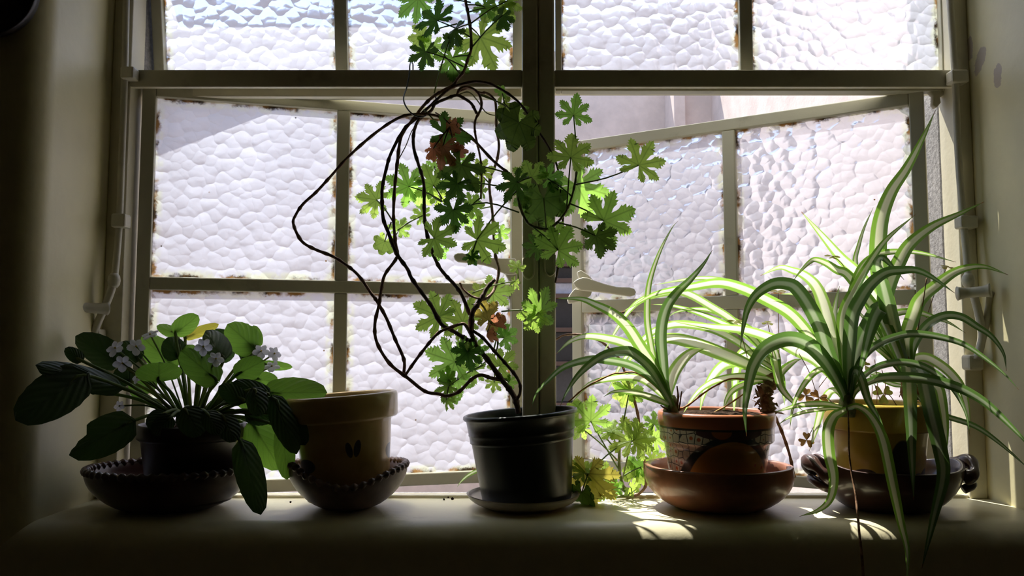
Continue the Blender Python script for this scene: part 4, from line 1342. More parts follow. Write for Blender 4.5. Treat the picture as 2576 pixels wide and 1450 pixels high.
# ================================================================ strap leaves with a cream stripe
def strap_mat(name, green_d, green_t, cream_d, cream_t, thru=0.5, lo=0.16, hi=0.27):
    t = NT(name)
    uvn = t.n('UVMap'); uvn.uv_map = 'UVMap'
    s = t.sep(uvn.outputs[0])
    oi = t.n('ObjectInfo')
    a = t.math('ABSOLUTE', t.math('SUBTRACT', s[0], 0.5))
    stn = t.n('CombineXYZ')
    t.l(t.math('MULTIPLY', s[0], 40), stn.inputs[0])
    t.l(t.math('MULTIPLY', s[1], 3), stn.inputs[1])
    t.l(t.math('MULTIPLY', oi.outputs['Random'], 40), stn.inputs[2])
    st = t.noise(stn.outputs[0], 1.0, 3, 0.6)
    aa = t.math('ADD', a, t.math('MULTIPLY', t.math('SUBTRACT', st, 0.5), 0.10))
    m = t.smooth(aa, lo, hi, 1.0, 0.0)
    fade = t.smooth(s[1], 0.80, 0.97, 1.0, 0.35)
    m = t.math('MULTIPLY', m, fade)
    tip = t.smooth(s[1], 0.975, 0.992)
    vv = t.math('ADD', 0.84, t.math('MULTIPLY', oi.outputs['Random'], 0.3))
    def hv(c):
        h = t.n('HueSaturation')
        t.l(c, h.inputs['Color'])
        t.l(vv, h.inputs['Value'])
        return h.outputs[0]
    cd = hv(t.mix(m, t.mix(st, tuple(q * 0.8 for q in green_d), green_d), cream_d))
    ct = hv(t.mix(m, t.mix(st, tuple(q * 0.85 for q in green_t), green_t), cream_t))
    cd = t.mix(tip, cd, (0.20, 0.08, 0.03))
    ct = t.mix(tip, ct, (0.30, 0.12, 0.05))
    ribs = t.math('SINE', t.math('MULTIPLY', s[0], 70))
    d = t.pbsdf(cd, 0.30, 0.6, t.bump(ribs, 0.10, 0.0006))
    tr = t.n('BsdfTranslucent')
    t.l(ct, tr.inputs['Color'])
    return t.done(t.mixs(thru, d, tr.outputs[0]))
M['strap'] = strap_mat('striped_strap_leaf', (0.085, 0.20, 0.035), (0.26, 0.50, 0.06), (0.62, 0.66, 0.48), (0.80, 0.84, 0.55))
M['strap_dark'] = strap_mat('striped_strap_leaf_dark', (0.055, 0.115, 0.045), (0.15, 0.30, 0.06), (0.42, 0.46, 0.36), (0.46, 0.56, 0.34), 0.42, 0.10, 0.24)  # darker, less translucent tone with a narrower stripe
M['strap_pale'] = strap_mat('striped_strap_leaf_pale', (0.12, 0.24, 0.05), (0.36, 0.60, 0.10), (0.72, 0.74, 0.60), (0.90, 0.92, 0.68), 0.5, 0.20, 0.33)

def strap(parent, pts, w, Yb, Yt, mat='strap', bulge=0.0, roll=20, vee=0.30, per=6, Yl=None, name='leaf', wprof=None):
    """Long leaf along photograph points from its base to its tip; w: widest visible width in pixels."""
    n = len(pts)
    Ys = Yl or [Yb + (Yt - Yb) * (i / (n - 1)) + bulge * math.sin(math.pi * i / (n - 1)) for i in range(n)]
    c = spline([P(x, y, yy) for (x, y), yy in zip(pts, Ys)], per)
    k = len(c)
    L = [0.0]
    for i in range(1, k):
        L.append(L[-1] + (c[i] - c[i - 1]).length)
    cam_p = Vector((0, CAM_Y, CZ))
    cr = math.cos(math.radians(roll))
    sr = math.sin(math.radians(roll))
    V, UV, Fc = [], [], []
    prev = None
    for i in range(k):
        v = L[i] / L[-1]
        tg = (c[min(i + 1, k - 1)] - c[max(i - 1, 0)]).normalized()
        view = (c[i] - cam_p).normalized()
        side = tg.cross(view)
        if side.length < 0.15 and prev is not None:
            side = prev
        side.normalize()
        if prev is not None and side.dot(prev) < 0:
            side = -side
        if prev is not None:
            side = (side * 0.6 + prev * 0.4).normalized()
        prev = side
        nrm = side.cross(tg).normalized()
        d = (side * cr + nrm * sr).normalized()
        up = d.cross(tg).normalized()
        wp = (0.42 + 0.58 * min(1.0, v / 0.28) ** 0.8) * (1.0 if v < 0.42 else max(0.03, 1.0 - ((v - 0.42) / 0.58) ** 1.7))
        hw = 0.5 * w * pxm(c[i].y) * wp / max(0.5, cr)
        ve = vee * (1.35 - 0.8 * v)
        for j in range(5):
            u = -1 + j * 0.5
            V.append(c[i] + d * (u * hw) + up * (abs(u) ** 1.3 * hw * ve * (-1 if up.y > 0 else 1)))
            UV.append((0.5 + u * 0.5, v))
    for i in range(k - 1):
        for j in range(4):
            q = i * 5 + j
            Fc.append((q, q + 1, q + 6, q + 5))
    return put(name, V, Fc, M[mat], parent, uvs=UV)

def crown(root, px, py, Y, r, h, name='crown', mat='crown', lean=0.0):
    """Stubby base from which the strap leaves fan out; its leaves are sub-parts."""
    b = P(px, py, Y)
    prof = [(r * 0.75, -h * 0.6), (r, -h * 0.25), (r * 0.95, 0.0), (r * 0.7, h * 0.5), (r * 0.35, h * 0.85)]
    rg = random.Random(int(px))
    V, Fc = lathe(prof, 14, rim=lambda a, i, rr, z: (rr * (1 + 0.12 * math.sin(3 * a + i)), z))
    R = Matrix.Rotation(lean, 4, 'Y')
    return put(name, [b + (R @ v) for v in V], Fc, M[mat], root)

# ---------------------------------------------------------------- painted pot: left plant
cl = crown(proot, 1690, 1026, -0.088, 0.011, 0.020)
ylist = lambda *a: list(a)
def A(pts, w, Yb=-0.088, Yt=-0.10, mat='strap', **k):
    return strap(cl, pts, w, Yb, Yt, mat, **k)
A([(1688, 1020), (1667, 967), (1648, 926), (1612, 871), (1579, 821), (1543, 788), (1499, 766), (1460, 752), (1398, 751)], 31, -0.09, -0.13, 'strap')
A([(1687, 1018), (1673, 981), (1648, 912), (1637, 860), (1629, 804), (1631, 733), (1642, 683), (1664, 625), (1690, 575), (1706, 556)], 17, -0.086, -0.09)
A([(1690, 1018), (1676, 975), (1670, 926), (1664, 843), (1675, 782), (1700, 741), (1736, 705), (1770, 665), (1788, 636), (1793, 629)], 29, -0.092, -0.12, 'strap_dark')
A([(1692, 1025), (1681, 1003), (1640, 934), (1598, 895), (1571, 886), (1515, 898), (1460, 940), (1427, 986), (1408, 1024)], 25, -0.098, -0.150, 'strap_dark', roll=-35)
A([(1688, 1018), (1667, 981), (1626, 940), (1584, 917), (1529, 906), (1482, 904), (1419, 923), (1377, 959), (1350, 989), (1336, 1026)], 21, -0.09, -0.120, 'strap_dark')
A([(1686, 1014), (1667, 981), (1626, 898), (1576, 865), (1526, 851), (1474, 846), (1433, 860), (1398, 892)], 25, -0.08, -0.05, 'strap_pale')
A([(1694, 1030), (1681, 1018), (1640, 1000), (1584, 986), (1543, 986), (1518, 999)], 18, -0.094, -0.10, 'strap')
A([(1688, 1016), (1667, 995), (1626, 959), (1590, 948), (1543, 951), (1482, 967), (1441, 1011)], 19, -0.08, -0.05, 'strap_pale')
A([(1684, 1020), (1684, 985), (1697, 940), (1722, 903), (1750, 882), (1792, 868)], 31, -0.078, -0.06, 'strap_pale', roll=30)
# ---------------------------------------------------------------- painted pot: right plant on its scaly stump
st = P(1930, 1040, -0.082)
w = spline([P(1936, 1044, -0.082), P(1930, 1020, -0.082), P(1925, 990, -0.081), P(1937, 965, -0.076), P(1952, 948, -0.068)], 6)
sv, sf = tube(w, [0.0105 + 0.0028 * math.sin(i * 2.3) - i * 0.0001 for i in range(len(w))], 12)
cr2 = put('stump', sv, sf, M['dry'], proot)
rg = random.Random(5)
for i in range(22):
    a, z = rg.uniform(0, 6.28), rg.randrange(1, len(w) - 4)
    b = w[z] + Vector((math.cos(a), math.sin(a), 0)) * 0.010
    e = b + Vector((math.cos(a) * rg.uniform(0.004, 0.016), math.sin(a) * 0.012, rg.uniform(-0.012, 0.014)))
    m_ = (b + e) / 2 + Vector((0, 0, rg.uniform(0, 0.005)))
    sd = (e - b).cross(Vector((0, 0, 1))).normalized() * rg.uniform(0.002, 0.0045)
    put('dry_scale', [b - sd, b + sd, m_ + sd * 0.9, e, m_ - sd * 0.9], [(0, 1, 2, 3, 4)], M['dry'], cr2, smooth=False)
def B(pts, w, Yb=-0.070, Yt=-0.05, mat='strap', **k):
    return strap(cr2, pts, w, Yb, Yt, mat, **k)
B([(1958, 950), (1893, 920), (1819, 888), (1736, 858), (1681, 849), (1640, 860), (1598, 890), (1568, 928)], 35, -0.07, -0.06, 'strap_pale', roll=35)
B([(1965, 940), (1902, 898), (1860, 862), (1791, 827), (1709, 815), (1653, 829), (1612, 860), (1571, 904), (1545, 950), (1526, 992)], 21, -0.062, -0.03, 'strap_pale')
B([(1950, 930), (1905, 862), (1841, 804), (1791, 772), (1736, 741), (1695, 733), (1626, 749), (1584, 780), (1543, 843), (1512, 900)], 20, -0.058, -0.02, 'strap_pale')
B([(1955, 935), (1940, 880), (1890, 830), (1833, 800), (1800, 784), (1750, 777), (1700, 786), (1681, 800)], 17, -0.055, -0.02)
B([(1962, 940), (1920, 880), (1870, 838), (1819, 813), (1750, 785), (1690, 769), (1638, 766)], 17, -0.05, -0.02)
B([(1960, 945), (1940, 915), (1900, 890), (1859, 905), (1818, 918), (1789, 951), (1769, 994), (1760, 1040)], 28, -0.062, -0.03, 'strap_pale', roll=30)
B([(1945, 958), (1919, 950), (1866, 946), (1808, 955), (1769, 975), (1742, 1003), (1718, 1042)], 18, -0.085, -0.07, 'strap_pale')
B([(1950, 960), (1915, 956), (1882, 963), (1847, 979), (1828, 1004), (1819, 1040)], 18, -0.08, -0.06)
B([(1958, 940), (1900, 890), (1868, 888), (1852, 930), (1848, 985), (1846, 1045)], 25, -0.045, -0.02, 'strap_pale')
B([(1955, 950), (1950, 905), (1962, 970), (1993, 1010), (2020, 1034)], 22, -0.066, -0.07, 'strap', Yl=[-0.07, -0.085, -0.09, -0.09, -0.09])
B([(1958, 950), (1960, 925), (1968, 960), (1972, 1000), (1974, 1020)], 14, -0.062, -0.05)
B([(1954, 962), (1962, 945), (1976, 927), (2002, 908), (2018, 904)], 19, -0.07, -0.08)
B([(1960, 945), (1955, 900), (1935, 860), (1900, 838), (1860, 828)], 20, -0.05, -0.02, 'strap_pale')
stem(proot, [(1697, 1036), (1731, 1020), (1770, 990), (1802, 970), (1841, 953), (1895, 958)], [-0.09, -0.092, -0.094, -0.094, -0.092, -0.086], (2.6, 2.4), 'runner', 'runner', 31, True)
stem(proot, [(1686, 1010), (1640, 965), (1598, 938), (1560, 940), (1538, 943), (1474, 975), (1430, 1012)], [-0.085, -0.08, -0.08, -0.08, -0.08, -0.075, -0.07], (2.2, 2.4), 'runner', 'runner', 32, True)
stem(proot, [(1793, 1040), (1830, 1020), (1880, 985)], [-0.075, -0.07, -0.07], (2.2, 2.0), 'runner', 'runner', 33)
stem(proot, [(1948, 1046), (1966, 1085), (1985, 1140), (1996, 1190), (2000, 1200)], [-0.05, -0.03, -0.02, -0.01, -0.005], (4.5, 4.0), 'dry', 'dry_stalk', 34)
for q, pts in enumerate((((1702, 1032), (1706, 1000), (1703, 972)), ((1708, 1034), (1712, 1005), (1715, 985)), ((1684, 1034), (1668, 1025), (1662, 1020)))):
    stem(proot, pts, -0.094, (3.8 if q == 0 else 2.0, 2.0), 'dry', 'dry_stalk', 40 + q)

# ---------------------------------------------------------------- right yellow pot: front plant over the rim, back plant inside
c3 = crown(rroot, 2132, 1020, -0.125, 0.0115, 0.026)
c4 = crown(rroot, 2290, 975, -0.045, 0.013, 0.030, mat='dry')
def D(pts, w, Yb=-0.125, Yt=-0.15, mat='strap', **k):
    return strap(c3, pts, w, Yb, Yt, mat, **k)
def E(pts, w, Yb=-0.045, Yt=-0.06, mat='strap', **k):
    return strap(c4, pts, w, Yb, Yt, mat, **k)
D([(2130, 1012), (2115, 975), (2080, 916), (2041, 874), (2002, 856), (1964, 858), (1925, 878), (1898, 916), (1886, 955), (1876, 1014), (1874, 1043), (1878, 1098)], 38, -0.128, -0.190, 'strap_dark', roll=-15)
D([(2128, 1005), (2110, 950), (2080, 880), (2061, 823), (2031, 765), (2002, 726), (1979, 715), (1944, 716), (1905, 740), (1882, 775), (1870, 823), (1862, 878)], 36, -0.125, -0.170, 'strap_dark', roll=-12)
D([(2128, 1005), (2116, 930), (2095, 852), (2084, 804), (2070, 755), (2051, 716), (2022, 691), (1993, 680), (1960, 673), (1913, 694)], 35, -0.115, -0.09, 'strap_pale')
D([(2130, 1005), (2108, 940), (2064, 880), (2022, 823), (1983, 784), (1925, 751), (1866, 724), (1808, 711), (1736, 722), (1653, 738), (1590, 771), (1562, 787)], 31, -0.115, -0.10, 'strap')
D([(2128, 1000), (2100, 930), (2050, 850), (1990, 790), (1925, 748), (1850, 715), (1791, 701), (1736, 702), (1646, 717)], 20, -0.105, -0.06, 'strap_pale')
D([(2128, 1004), (2096, 950), (2050, 905), (2010, 885), (1950, 854), (1874, 830), (1791, 822), (1680, 807)], 27, -0.105, -0.07, 'strap_pale')
D([(2134, 1000), (2122, 900), (2120, 797), (2152, 725), (2193, 654), (2234, 599), (2303, 540)], 24, -0.128, -0.10, 'strap')
D([(2136, 1004), (2136, 940), (2138, 880), (2146, 797), (2166, 753), (2193, 714), (2229, 687), (2268, 681), (2306, 681), (2345, 698), (2402, 738)], 33, -0.13, -0.170, 'strap_dark')
D([(2132, 1000), (2118, 910), (2102, 845), (2099, 800), (2105, 750), (2112, 720)], 24, -0.115, -0.10, 'strap_pale')
D([(2138, 1000), (2150, 930), (2172, 850), (2202, 790), (2212, 778), (2200, 800), (2184, 850), (2166, 925), (2155, 965)], 38, mat='strap_dark', Yb=0, Yt=0, Yl=[-0.126, -0.128, -0.13, -0.14, -0.155, -0.166, -0.170, -0.168, -0.166])
D([(2140, 1000), (2155, 930), (2182, 889), (2216, 864), (2257, 848), (2298, 841), (2360, 848), (2422, 866), (2474, 899), (2526, 941), (2564, 982)], 19, -0.126, -0.175, 'strap_dark')
D([(2140, 1005), (2152, 970), (2174, 947), (2205, 926), (2247, 914), (2288, 914), (2329, 926), (2371, 953), (2402, 986), (2429, 1038), (2440, 1098)], 18, -0.126, -0.165, 'strap_dark')
D([(2140, 1010), (2152, 985), (2172, 970), (2216, 953), (2267, 951), (2329, 955), (2391, 970), (2443, 992), (2495, 1028), (2567, 1098), (2610, 1150)], 26, -0.128, -0.185, 'strap_dark')
D([(2128, 1030), (2112, 1038), (2096, 1049), (2082, 1082), (2084, 1140), (2096, 1202), (2088, 1255), (2059, 1284), (2011, 1300)], 28, mat='strap', Yb=0, Yt=0, Yl=[-0.135, -0.148, -0.158, -0.168, -0.172, -0.172, -0.170, -0.163, -0.152])
D([(2133, 1028), (2158, 1024), (2191, 1049), (2220, 1107), (2245, 1222), (2266, 1318), (2282, 1388), (2281, 1475)], 26, mat='strap', Yb=0, Yt=0, Yl=[-0.138, -0.150, -0.162, -0.174, -0.188, -0.204, -0.212, -0.214])
D([(2140, 1000), (2150, 935), (2166, 955), (2183, 1007), (2208, 1049), (2227, 1084)], 22, mat='strap_dark', Yb=0, Yt=0, Yl=[-0.13, -0.142, -0.155, -0.164, -0.168, -0.170])
D([(2124, 1026), (2090, 1018), (2059, 1016), (2009, 1020), (1948, 1038)], 15, -0.13, -0.12, 'strap')
D([(2122, 1030), (2090, 1028), (2060, 1031), (2022, 1037), (1983, 1052), (1954, 1072)], 10, -0.13, -0.12, 'strap')
D([(2124, 1005), (2095, 955), (2075, 930), (2053, 934), (2031, 955), (2012, 984), (1998, 1013), (1991, 1043), (1987, 1080)], 15, -0.12, -0.12, 'strap')
D([(2126, 1010), (2108, 985), (2088, 985), (2070, 1012), (2060, 1050), (2048, 1095), (2036, 1135)], 19, -0.11, -0.10, 'strap_pale')
D([(2132, 1005), (2126, 930), (2128, 860), (2140, 760), (2165, 680), (2201, 645), (2248, 634), (2317, 637), (2405, 660)], 22, -0.12, -0.06, 'strap')
D([(2130, 1000), (2112, 930), (2098, 870), (2060, 800), (2010, 745), (1960, 740)], 22, -0.11, -0.08, 'strap_pale')
# back plant
E([(2288, 962), (2270, 880), (2230, 800), (2179, 717), (2152, 681), (2116, 648), (2069, 593), (2016, 533)], 36, -0.05, -0.06, 'strap_pale')
E([(2286, 962), (2262, 900), (2222, 810), (2167, 735), (2130, 690), (2105, 680), (2080, 664), (2053, 654), (2037, 660), (2012, 685), (1994, 709)], 29, mat='strap', Yb=-0.06, Yt=-0.11, roll=-15)
E([(2282, 962), (2240, 870), (2200, 800), (2165, 720), (2152, 660), (2160, 620), (2174, 574), (2197, 522)], 17, -0.04, -0.03)
E([(2290, 960), (2268, 890), (2240, 790), (2216, 690), (2211, 630), (2218, 552), (2243, 483), (2284, 420), (2328, 334), (2353, 278)], 42, -0.045, -0.08, 'strap')
E([(2290, 960), (2272, 910), (2240, 820), (2228, 760), (2240, 710), (2262, 662), (2290, 615), (2345, 571), (2414, 538), (2476, 508)], 38, -0.05, -0.11, 'strap')
E([(2288, 965), (2268, 900), (2245, 810), (2222, 717), (2208, 674), (2210, 655), (2222, 650), (2246, 673), (2274, 704)], 38, mat='strap_dark', Yb=0, Yt=0, Yl=[-0.05, -0.06, -0.075, -0.09, -0.105, -0.125, -0.135, -0.142, -0.145])
E([(2292, 962), (2284, 900), (2282, 850), (2301, 790), (2317, 753), (2359, 717), (2400, 687), (2441, 673), (2483, 673), (2536, 692)], 34, -0.05, -0.13, 'strap')
E([(2284, 962), (2255, 900), (2225, 840), (2225, 805), (2244, 793), (2274, 785), (2312, 787), (2361, 803), (2390, 814), (2430, 839)], 20, -0.045, -0.08, 'strap')
E([(2293, 962), (2292, 915), (2297, 878), (2312, 845), (2341, 812), (2380, 795), (2419, 799), (2457, 822), (2495, 848), (2524, 889), (2532, 934)], 22, -0.05, -0.13, 'strap_dark')
E([(2292, 962), (2294, 925), (2302, 905), (2329, 901), (2360, 916), (2391, 941), (2418, 976), (2433, 1028), (2440, 1085)], 24, -0.05, -0.09, 'strap_pale')
E([(2288, 968), (2284, 935), (2284, 930), (2288, 1015), (2291, 1080), (2293, 1140), (2299, 1259)], 32, mat='strap_dark', Yb=0, Yt=0, Yl=[-0.06, -0.09, -0.12, -0.150, -0.162, -0.168, -0.172])
E([(2296, 965), (2302, 930), (2318, 941), (2340, 1036), (2365, 1140), (2371, 1202), (2348, 1305), (2319, 1431)], 36, mat='strap_dark', Yb=0, Yt=0, Yl=[-0.06, -0.085, -0.115, -0.150, -0.172, -0.18, -0.200, -0.212])
E([(2300, 975), (2330, 960), (2358, 975), (2368, 1010), (2377, 1078), (2379, 1162)], 24, mat='strap', Yb=0, Yt=0, Yl=[-0.05, -0.07, -0.09, -0.105, -0.115, -0.12])
E([(2300, 990), (2340, 1030), (2381, 1049), (2452, 1073), (2514, 1115), (2590, 1182)], 14, -0.06, -0.14, 'strap_dark')
for (ex, ey, w_) in ((2150, 760, 15), (2170, 745, 14), (2195, 752, 15), (2140, 812, 14), (2132, 840, 12), (2240, 740, 16)):
    E([(2285, 962), (2270 - (2285 - ex) * 0.2, 905), ((ex + 2240) / 2 - 6, (ey + 880) / 2), (ex + 8, ey + 22), (ex - 6, ey)], w_, -0.04, -0.02, 'strap')
E([(2284, 970), (2240, 955), (2200, 940), (2170, 940), (2140, 952)], 14, -0.04, -0.03)
E([(2284, 972), (2250, 968), (2215, 955), (2180, 945)], 11, -0.06, -0.07)
# long dry runner hanging over the sill, red threads, seed heads
stem(rroot, [(2133, 1034), (2135, 1080), (2136, 1140), (2143, 1195), (2152, 1243), (2158, 1300), (2162, 1346), (2168, 1400), (2172, 1460)], [-0.138, -0.146, -0.152, -0.160, -0.172, -0.190, -0.205, -0.212, -0.214], (2.2, 4.5), 'dry', 'dry_stalk', 51, False)
stem(rroot, [(2331, 700), (2322, 760), (2314, 800), (2305, 850), (2293, 890), (2284, 930), (2280, 990)], [-0.10, -0.09, -0.08, -0.07, -0.06, -0.055, -0.05], (1.6, 1.6), 'dry', 'flower_stalk', 52, False)
stem(rroot, [(2275, 868), (2284, 872), (2286, 900), (2288, 930), (2289, 975)], -0.06, (1.4, 1.4), 'dry', 'flower_stalk', 53, False)
v, f = lathe([(0.0, -0.003), (0.0028, -0.001), (0.003, 0.001), (0.0, 0.0032)], 10, closed_bottom=False)
put('seed_head', [P(2274, 868, -0.06) + a for a in v], f, M['bark'], rroot)
for q, (x0, y0, x1, y1) in enumerate(((2124, 876, 2060, 975), (2192, 1014, 2186, 925), (2205, 1018, 2200, 905), (2226, 1000, 2218, 930), (2262, 1000, 2266, 960), (2010, 890, 2052, 985))):
    stem(rroot, [(x0, y0), ((x0 + x1) / 2 + 5, (y0 + y1) / 2), (x1, y1)], -0.09, (1.2, 1.1), 'dry', 'thread_stalk', 60 + q, False)
for q in range(7):
    stem(rroot, [(2300 + q * 6, 990 + (q % 3) * 8), (2330 + q * 7, 985 + (q * 13) % 30), (2355 + q * 4, 990 + (q * 17) % 36)], [-0.05, -0.06, -0.07], (2.8, 1.8), 'dry', 'dry_stalk', 70 + q, False)

# small clover in the spider plant pots: trefoil leaves on threads
M['clover'] = leaf_mat('clover_leaf', (0.14, 0.15, 0.03), (0.48, 0.46, 0.07), 0.6, 0.5, None, 0.25, 0.02)
M['clover_red'] = leaf_mat('russet_clover_leaf', (0.17, 0.09, 0.03), (0.44, 0.24, 0.07), 0.55, 0.5, None, 0.25, 0.01)
def clover(root, px, py, s, ang, Y, mat, pitch, to):
    c = P(px, py, Y)
    k = s * pxm(Y)
    V, UV, Fc = [], [], []
    for q in range(3):
        a0 = math.radians(ang + q * 120)
        Rm = Matrix.Rotation(-math.radians(pitch), 3, 'X') @ Matrix.Rotation(a0, 3, 'Y')
        o = len(V)
        shp = [(0, 0), (0.30, 0.35), (0.52, 0.72), (0.46, 0.98), (0.24, 1.02), (0, 0.84), (-0.24, 1.02), (-0.46, 0.98), (-0.52, 0.72), (-0.30, 0.35)]
        V.append(c + Rm @ Vector((0, -0.06 * k, 0.55 * k)))
        UV.append((0, 0.5))
        for (x, y) in shp:
            V.append(c + Rm @ Vector((x * k, 0.22 * k * abs(x), y * k)))
            UV.append((x, y))
        Fc += [(o, o + 1 + i, o + 1 + (i + 1) % len(shp)) for i in range(len(shp))]
    mi = [0] * len(Fc)
    v, f = stalk_verts(c, P(to[0], to[1], Y), 0.0005, 0.0006, -0.006)
    o = len(V)
    V += v
    UV += [(0, 0)] * len(v)
    Fc += [tuple(i + o for i in q) for q in f]
    mi += [1] * len(f)
    return put('clover_leaf', V, Fc, [M[mat], M['dry']], root, uvs=UV, midx=mi)
clover(rroot, 2026, 996, 21, 20, -0.10, 'clover_red', 20, (2090, 1022))
clover(rroot, 2060, 1002, 22, -30, -0.115, 'clover_red', 25, (2100, 1022))
clover(rroot, 2029, 1108, 19, 10, -0.10, 'clover_red', 15, (2090, 1022))
clover(rroot, 2222, 992, 24, -60, -0.06, 'clover', 10, (2255, 1020))
clover(rroot, 2176, 920, 17, 40, -0.06, 'clover', 50, (2215, 1010))
clover(rroot, 2094, 645, 18, 80, -0.06, 'clover', 65, (2140, 700))
clover(rroot, 2383, 672, 20, 10, -0.05, 'clover', 70, (2330, 800))
clover(proot, 1851, 808, 21, 60, -0.06, 'clover', 72, (1880, 900))
clover(proot, 1931, 812, 18, 20, -0.06, 'clover', 72, (1945, 900))
clover(proot, 1958, 732, 19, 60, -0.06, 'clover', 75, (1960, 900))

# small stray strap leaf behind the saucer
g2 = strap(broot, [(1236, 1178), (1205, 1183), (1180, 1195), (1160, 1212), (1150, 1226)], 9, -0.02, -0.02, 'strap')

# ================================================================ white-flowered rosette
def fuzzy_leaf_mat(name, dark, light, thru):
    t = NT(name)
    uvn = t.n('UVMap'); uvn.uv_map = 'UVMap'
    s = t.sep(uvn.outputs[0])
    o = t.obj()
    oi = t.n('ObjectInfo')
    n = t.noise(o, 300, 3, 0.6)
    u = t.math('ABSOLUTE', s[0])
    rib = t.math('SINE', t.math('MULTIPLY', t.math('SUBTRACT', s[1], t.math('MULTIPLY', u, 0.5)), 36))
    mid = t.smooth(u, 0.02, 0.07, 1.0, 0.0)
    h = t.math('ADD', t.math('MULTIPLY', rib, 0.6), t.math('ADD', t.math('MULTIPLY', n, 0.5), t.math('MULTIPLY', mid, -1.2)))
    vv = t.math('ADD', 0.8, t.math('MULTIPLY', oi.outputs['Random'], 0.4))
    def hv(c):
        q = t.n('HueSaturation')
        t.l(c, q.inputs['Color'])
        t.l(vv, q.inputs['Value'])
        return q.outputs[0]
    cd = hv(t.mix(t.smooth(rib, -0.6, 0.9), tuple(a * 0.9 for a in dark), dark))
    cl_ = hv(t.mix(t.math('MULTIPLY', t.smooth(rib, 0.75, 1.0), 0.35), light, tuple(a * 0.5 for a in light)))
    cl_ = t.mix(t.math('MULTIPLY', mid, 0.5), cl_, tuple(a * 0.5 for a in light))
    nb = t.n('BsdfPrincipled')
    t.l(cd, nb.inputs['Base Color'])
    nb.inputs['Roughness'].default_value = 0.5
    nb.inputs['Sheen Weight'].default_value = 0.25
    t.l(t.bump(h, 0.35, 0.0016), nb.inputs['Normal'])
    tr = t.n('BsdfTranslucent')
    t.l(cl_, tr.inputs['Color'])
    return t.done(t.mixs(thru, nb.outputs[0], tr.outputs[0]))
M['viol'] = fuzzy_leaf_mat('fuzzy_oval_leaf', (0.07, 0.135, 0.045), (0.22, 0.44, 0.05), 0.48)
M['viol_dark'] = fuzzy_leaf_mat('fuzzy_oval_leaf_dark', (0.045, 0.072, 0.036), (0.05, 0.11, 0.02), 0.28)  # darker, less translucent leaf tone
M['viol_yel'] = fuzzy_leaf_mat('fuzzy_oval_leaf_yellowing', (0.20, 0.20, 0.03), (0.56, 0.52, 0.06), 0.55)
M['viol_stalk'] = leaf_mat('fuzzy_leaf_stalk', (0.20, 0.26, 0.09), (0.42, 0.56, 0.14), 0.3, 0.5)
def petal_mat():
    t = NT('white_petal')
    d = t.pbsdf((0.80, 0.79, 0.82), 0.5, 0.3)
    tr = t.n('BsdfTranslucent')
    tr.inputs['Color'].default_value = (0.80, 0.78, 0.84, 1)
    return t.done(t.mixs(0.4, d, tr.outputs[0]))
M['petal'] = petal_mat()
M['pollen'] = plain('yellow_stamen', (0.62, 0.45, 0.06), 0.6)

def oval_leaf(root, base, tip, w, Yb, Yt, mat='viol', roll=0, cup=0.25, foot=None, footY=-0.074, bend=0.12, bite=False, label=None):
    a, b = P(*base, Yb), P(*tip, Yt)
    L = (b - a).length
    ey = (b - a) / L
    view = ((a + b) / 2 - Vector((0, CAM_Y, CZ))).normalized()
    ex = ey.cross(view).normalized()
    ez = ex.cross(ey).normalized()
    if ez.y > 0:
        ez = -ez
        ex = -ex
    Rm = Matrix((ex, ey, ez)).transposed() @ Matrix.Rotation(math.radians(roll), 3, 'Y')
    W = w * pxm((Yb + Yt) / 2) / max(0.35, math.cos(math.radians(roll)))
    nu, nv = 10, 14
    V, UV, Fc = [], [], []
    for i in range(nv + 1):
        v = i / nv
        sh = (math.sin(math.pi * min(1.0, 0.04 + 0.96 * v) ** 0.80) ** 0.46) if 0 < v < 1 else 0.02
        y = v * L
        heart = -0.07 * L * (1 - v) ** 6
        for j in range(nu + 1):
            u = -1 + 2 * j / nu
            ser = 1 + 0.02 * math.sin(i * 2.9 + (1 if u > 0 else 2)) if abs(u) > 0.95 else 1
            if bite and 0.62 < v < 0.98 and u > 0.35:
                ser *= 0.55 if v < 0.8 else 0.42
            x = u * 0.5 * W * sh * ser
            z = cup * W * (0.25 - 0.5 * abs(u) ** 1.5 * sh) - bend * L * (v - 0.35) ** 2 + 0.012 * W * math.sin(v * 22 - abs(u) * 7)
            V.append(a + Rm @ Vector((x, y + heart * abs(u), z)))
            UV.append((u, v))
    for i in range(nv):
        for j in range(nu):
            q = i * (nu + 1) + j
            Fc.append((q, q + 1, q + nu + 2, q + nu + 1))
    mi = [0] * len(Fc)
    if foot:
        f0 = P(foot[0], foot[1], footY)
        mid = (f0 + a) / 2 + Vector((0, 0, 0.006))
        wv = spline([f0, mid, a, a + ey * L * 0.3], 4)
        tv, tf = tube(wv, [0.0023] * (len(wv) - 3) + [0.0018, 0.0013, 0.0008], 7)
        o = len(V)
        V += tv
        UV += [(0.5, 0.5)] * len(tv)
        Fc += [tuple(i + o for i in q) for q in tf]
        mi += [1] * len(tf)
    ob = put('leaf', V, Fc, [M[mat], M['viol_stalk']], root, uvs=UV, midx=mi)
    if label:
        ob['label'] = label
    return ob
def O(base, tip, w, Yb=-0.07, Yt=-0.06, mat='viol', **k):
    if 'foot' not in k:
        fx = 485 + max(-45, min(45, (base[0] - 485) * 0.25))
        k['foot'] = (fx, 1046)
    return oval_leaf(vroot, base, tip, w, Yb, Yt, mat, **k)
O((441, 838), (499, 794), 50, -0.055, -0.05, roll=15)
O((446, 842), (393, 820), 30, -0.04, -0.03)
O((466, 850), (550, 817), 28, -0.03, -0.03, 'viol_yel', roll=20)
O((562, 906), (518, 832), 68, -0.09, -0.06, 'viol_dark', roll=-10, cup=0.35)
O((642, 880), (572, 816), 78, -0.055, -0.06, roll=10)
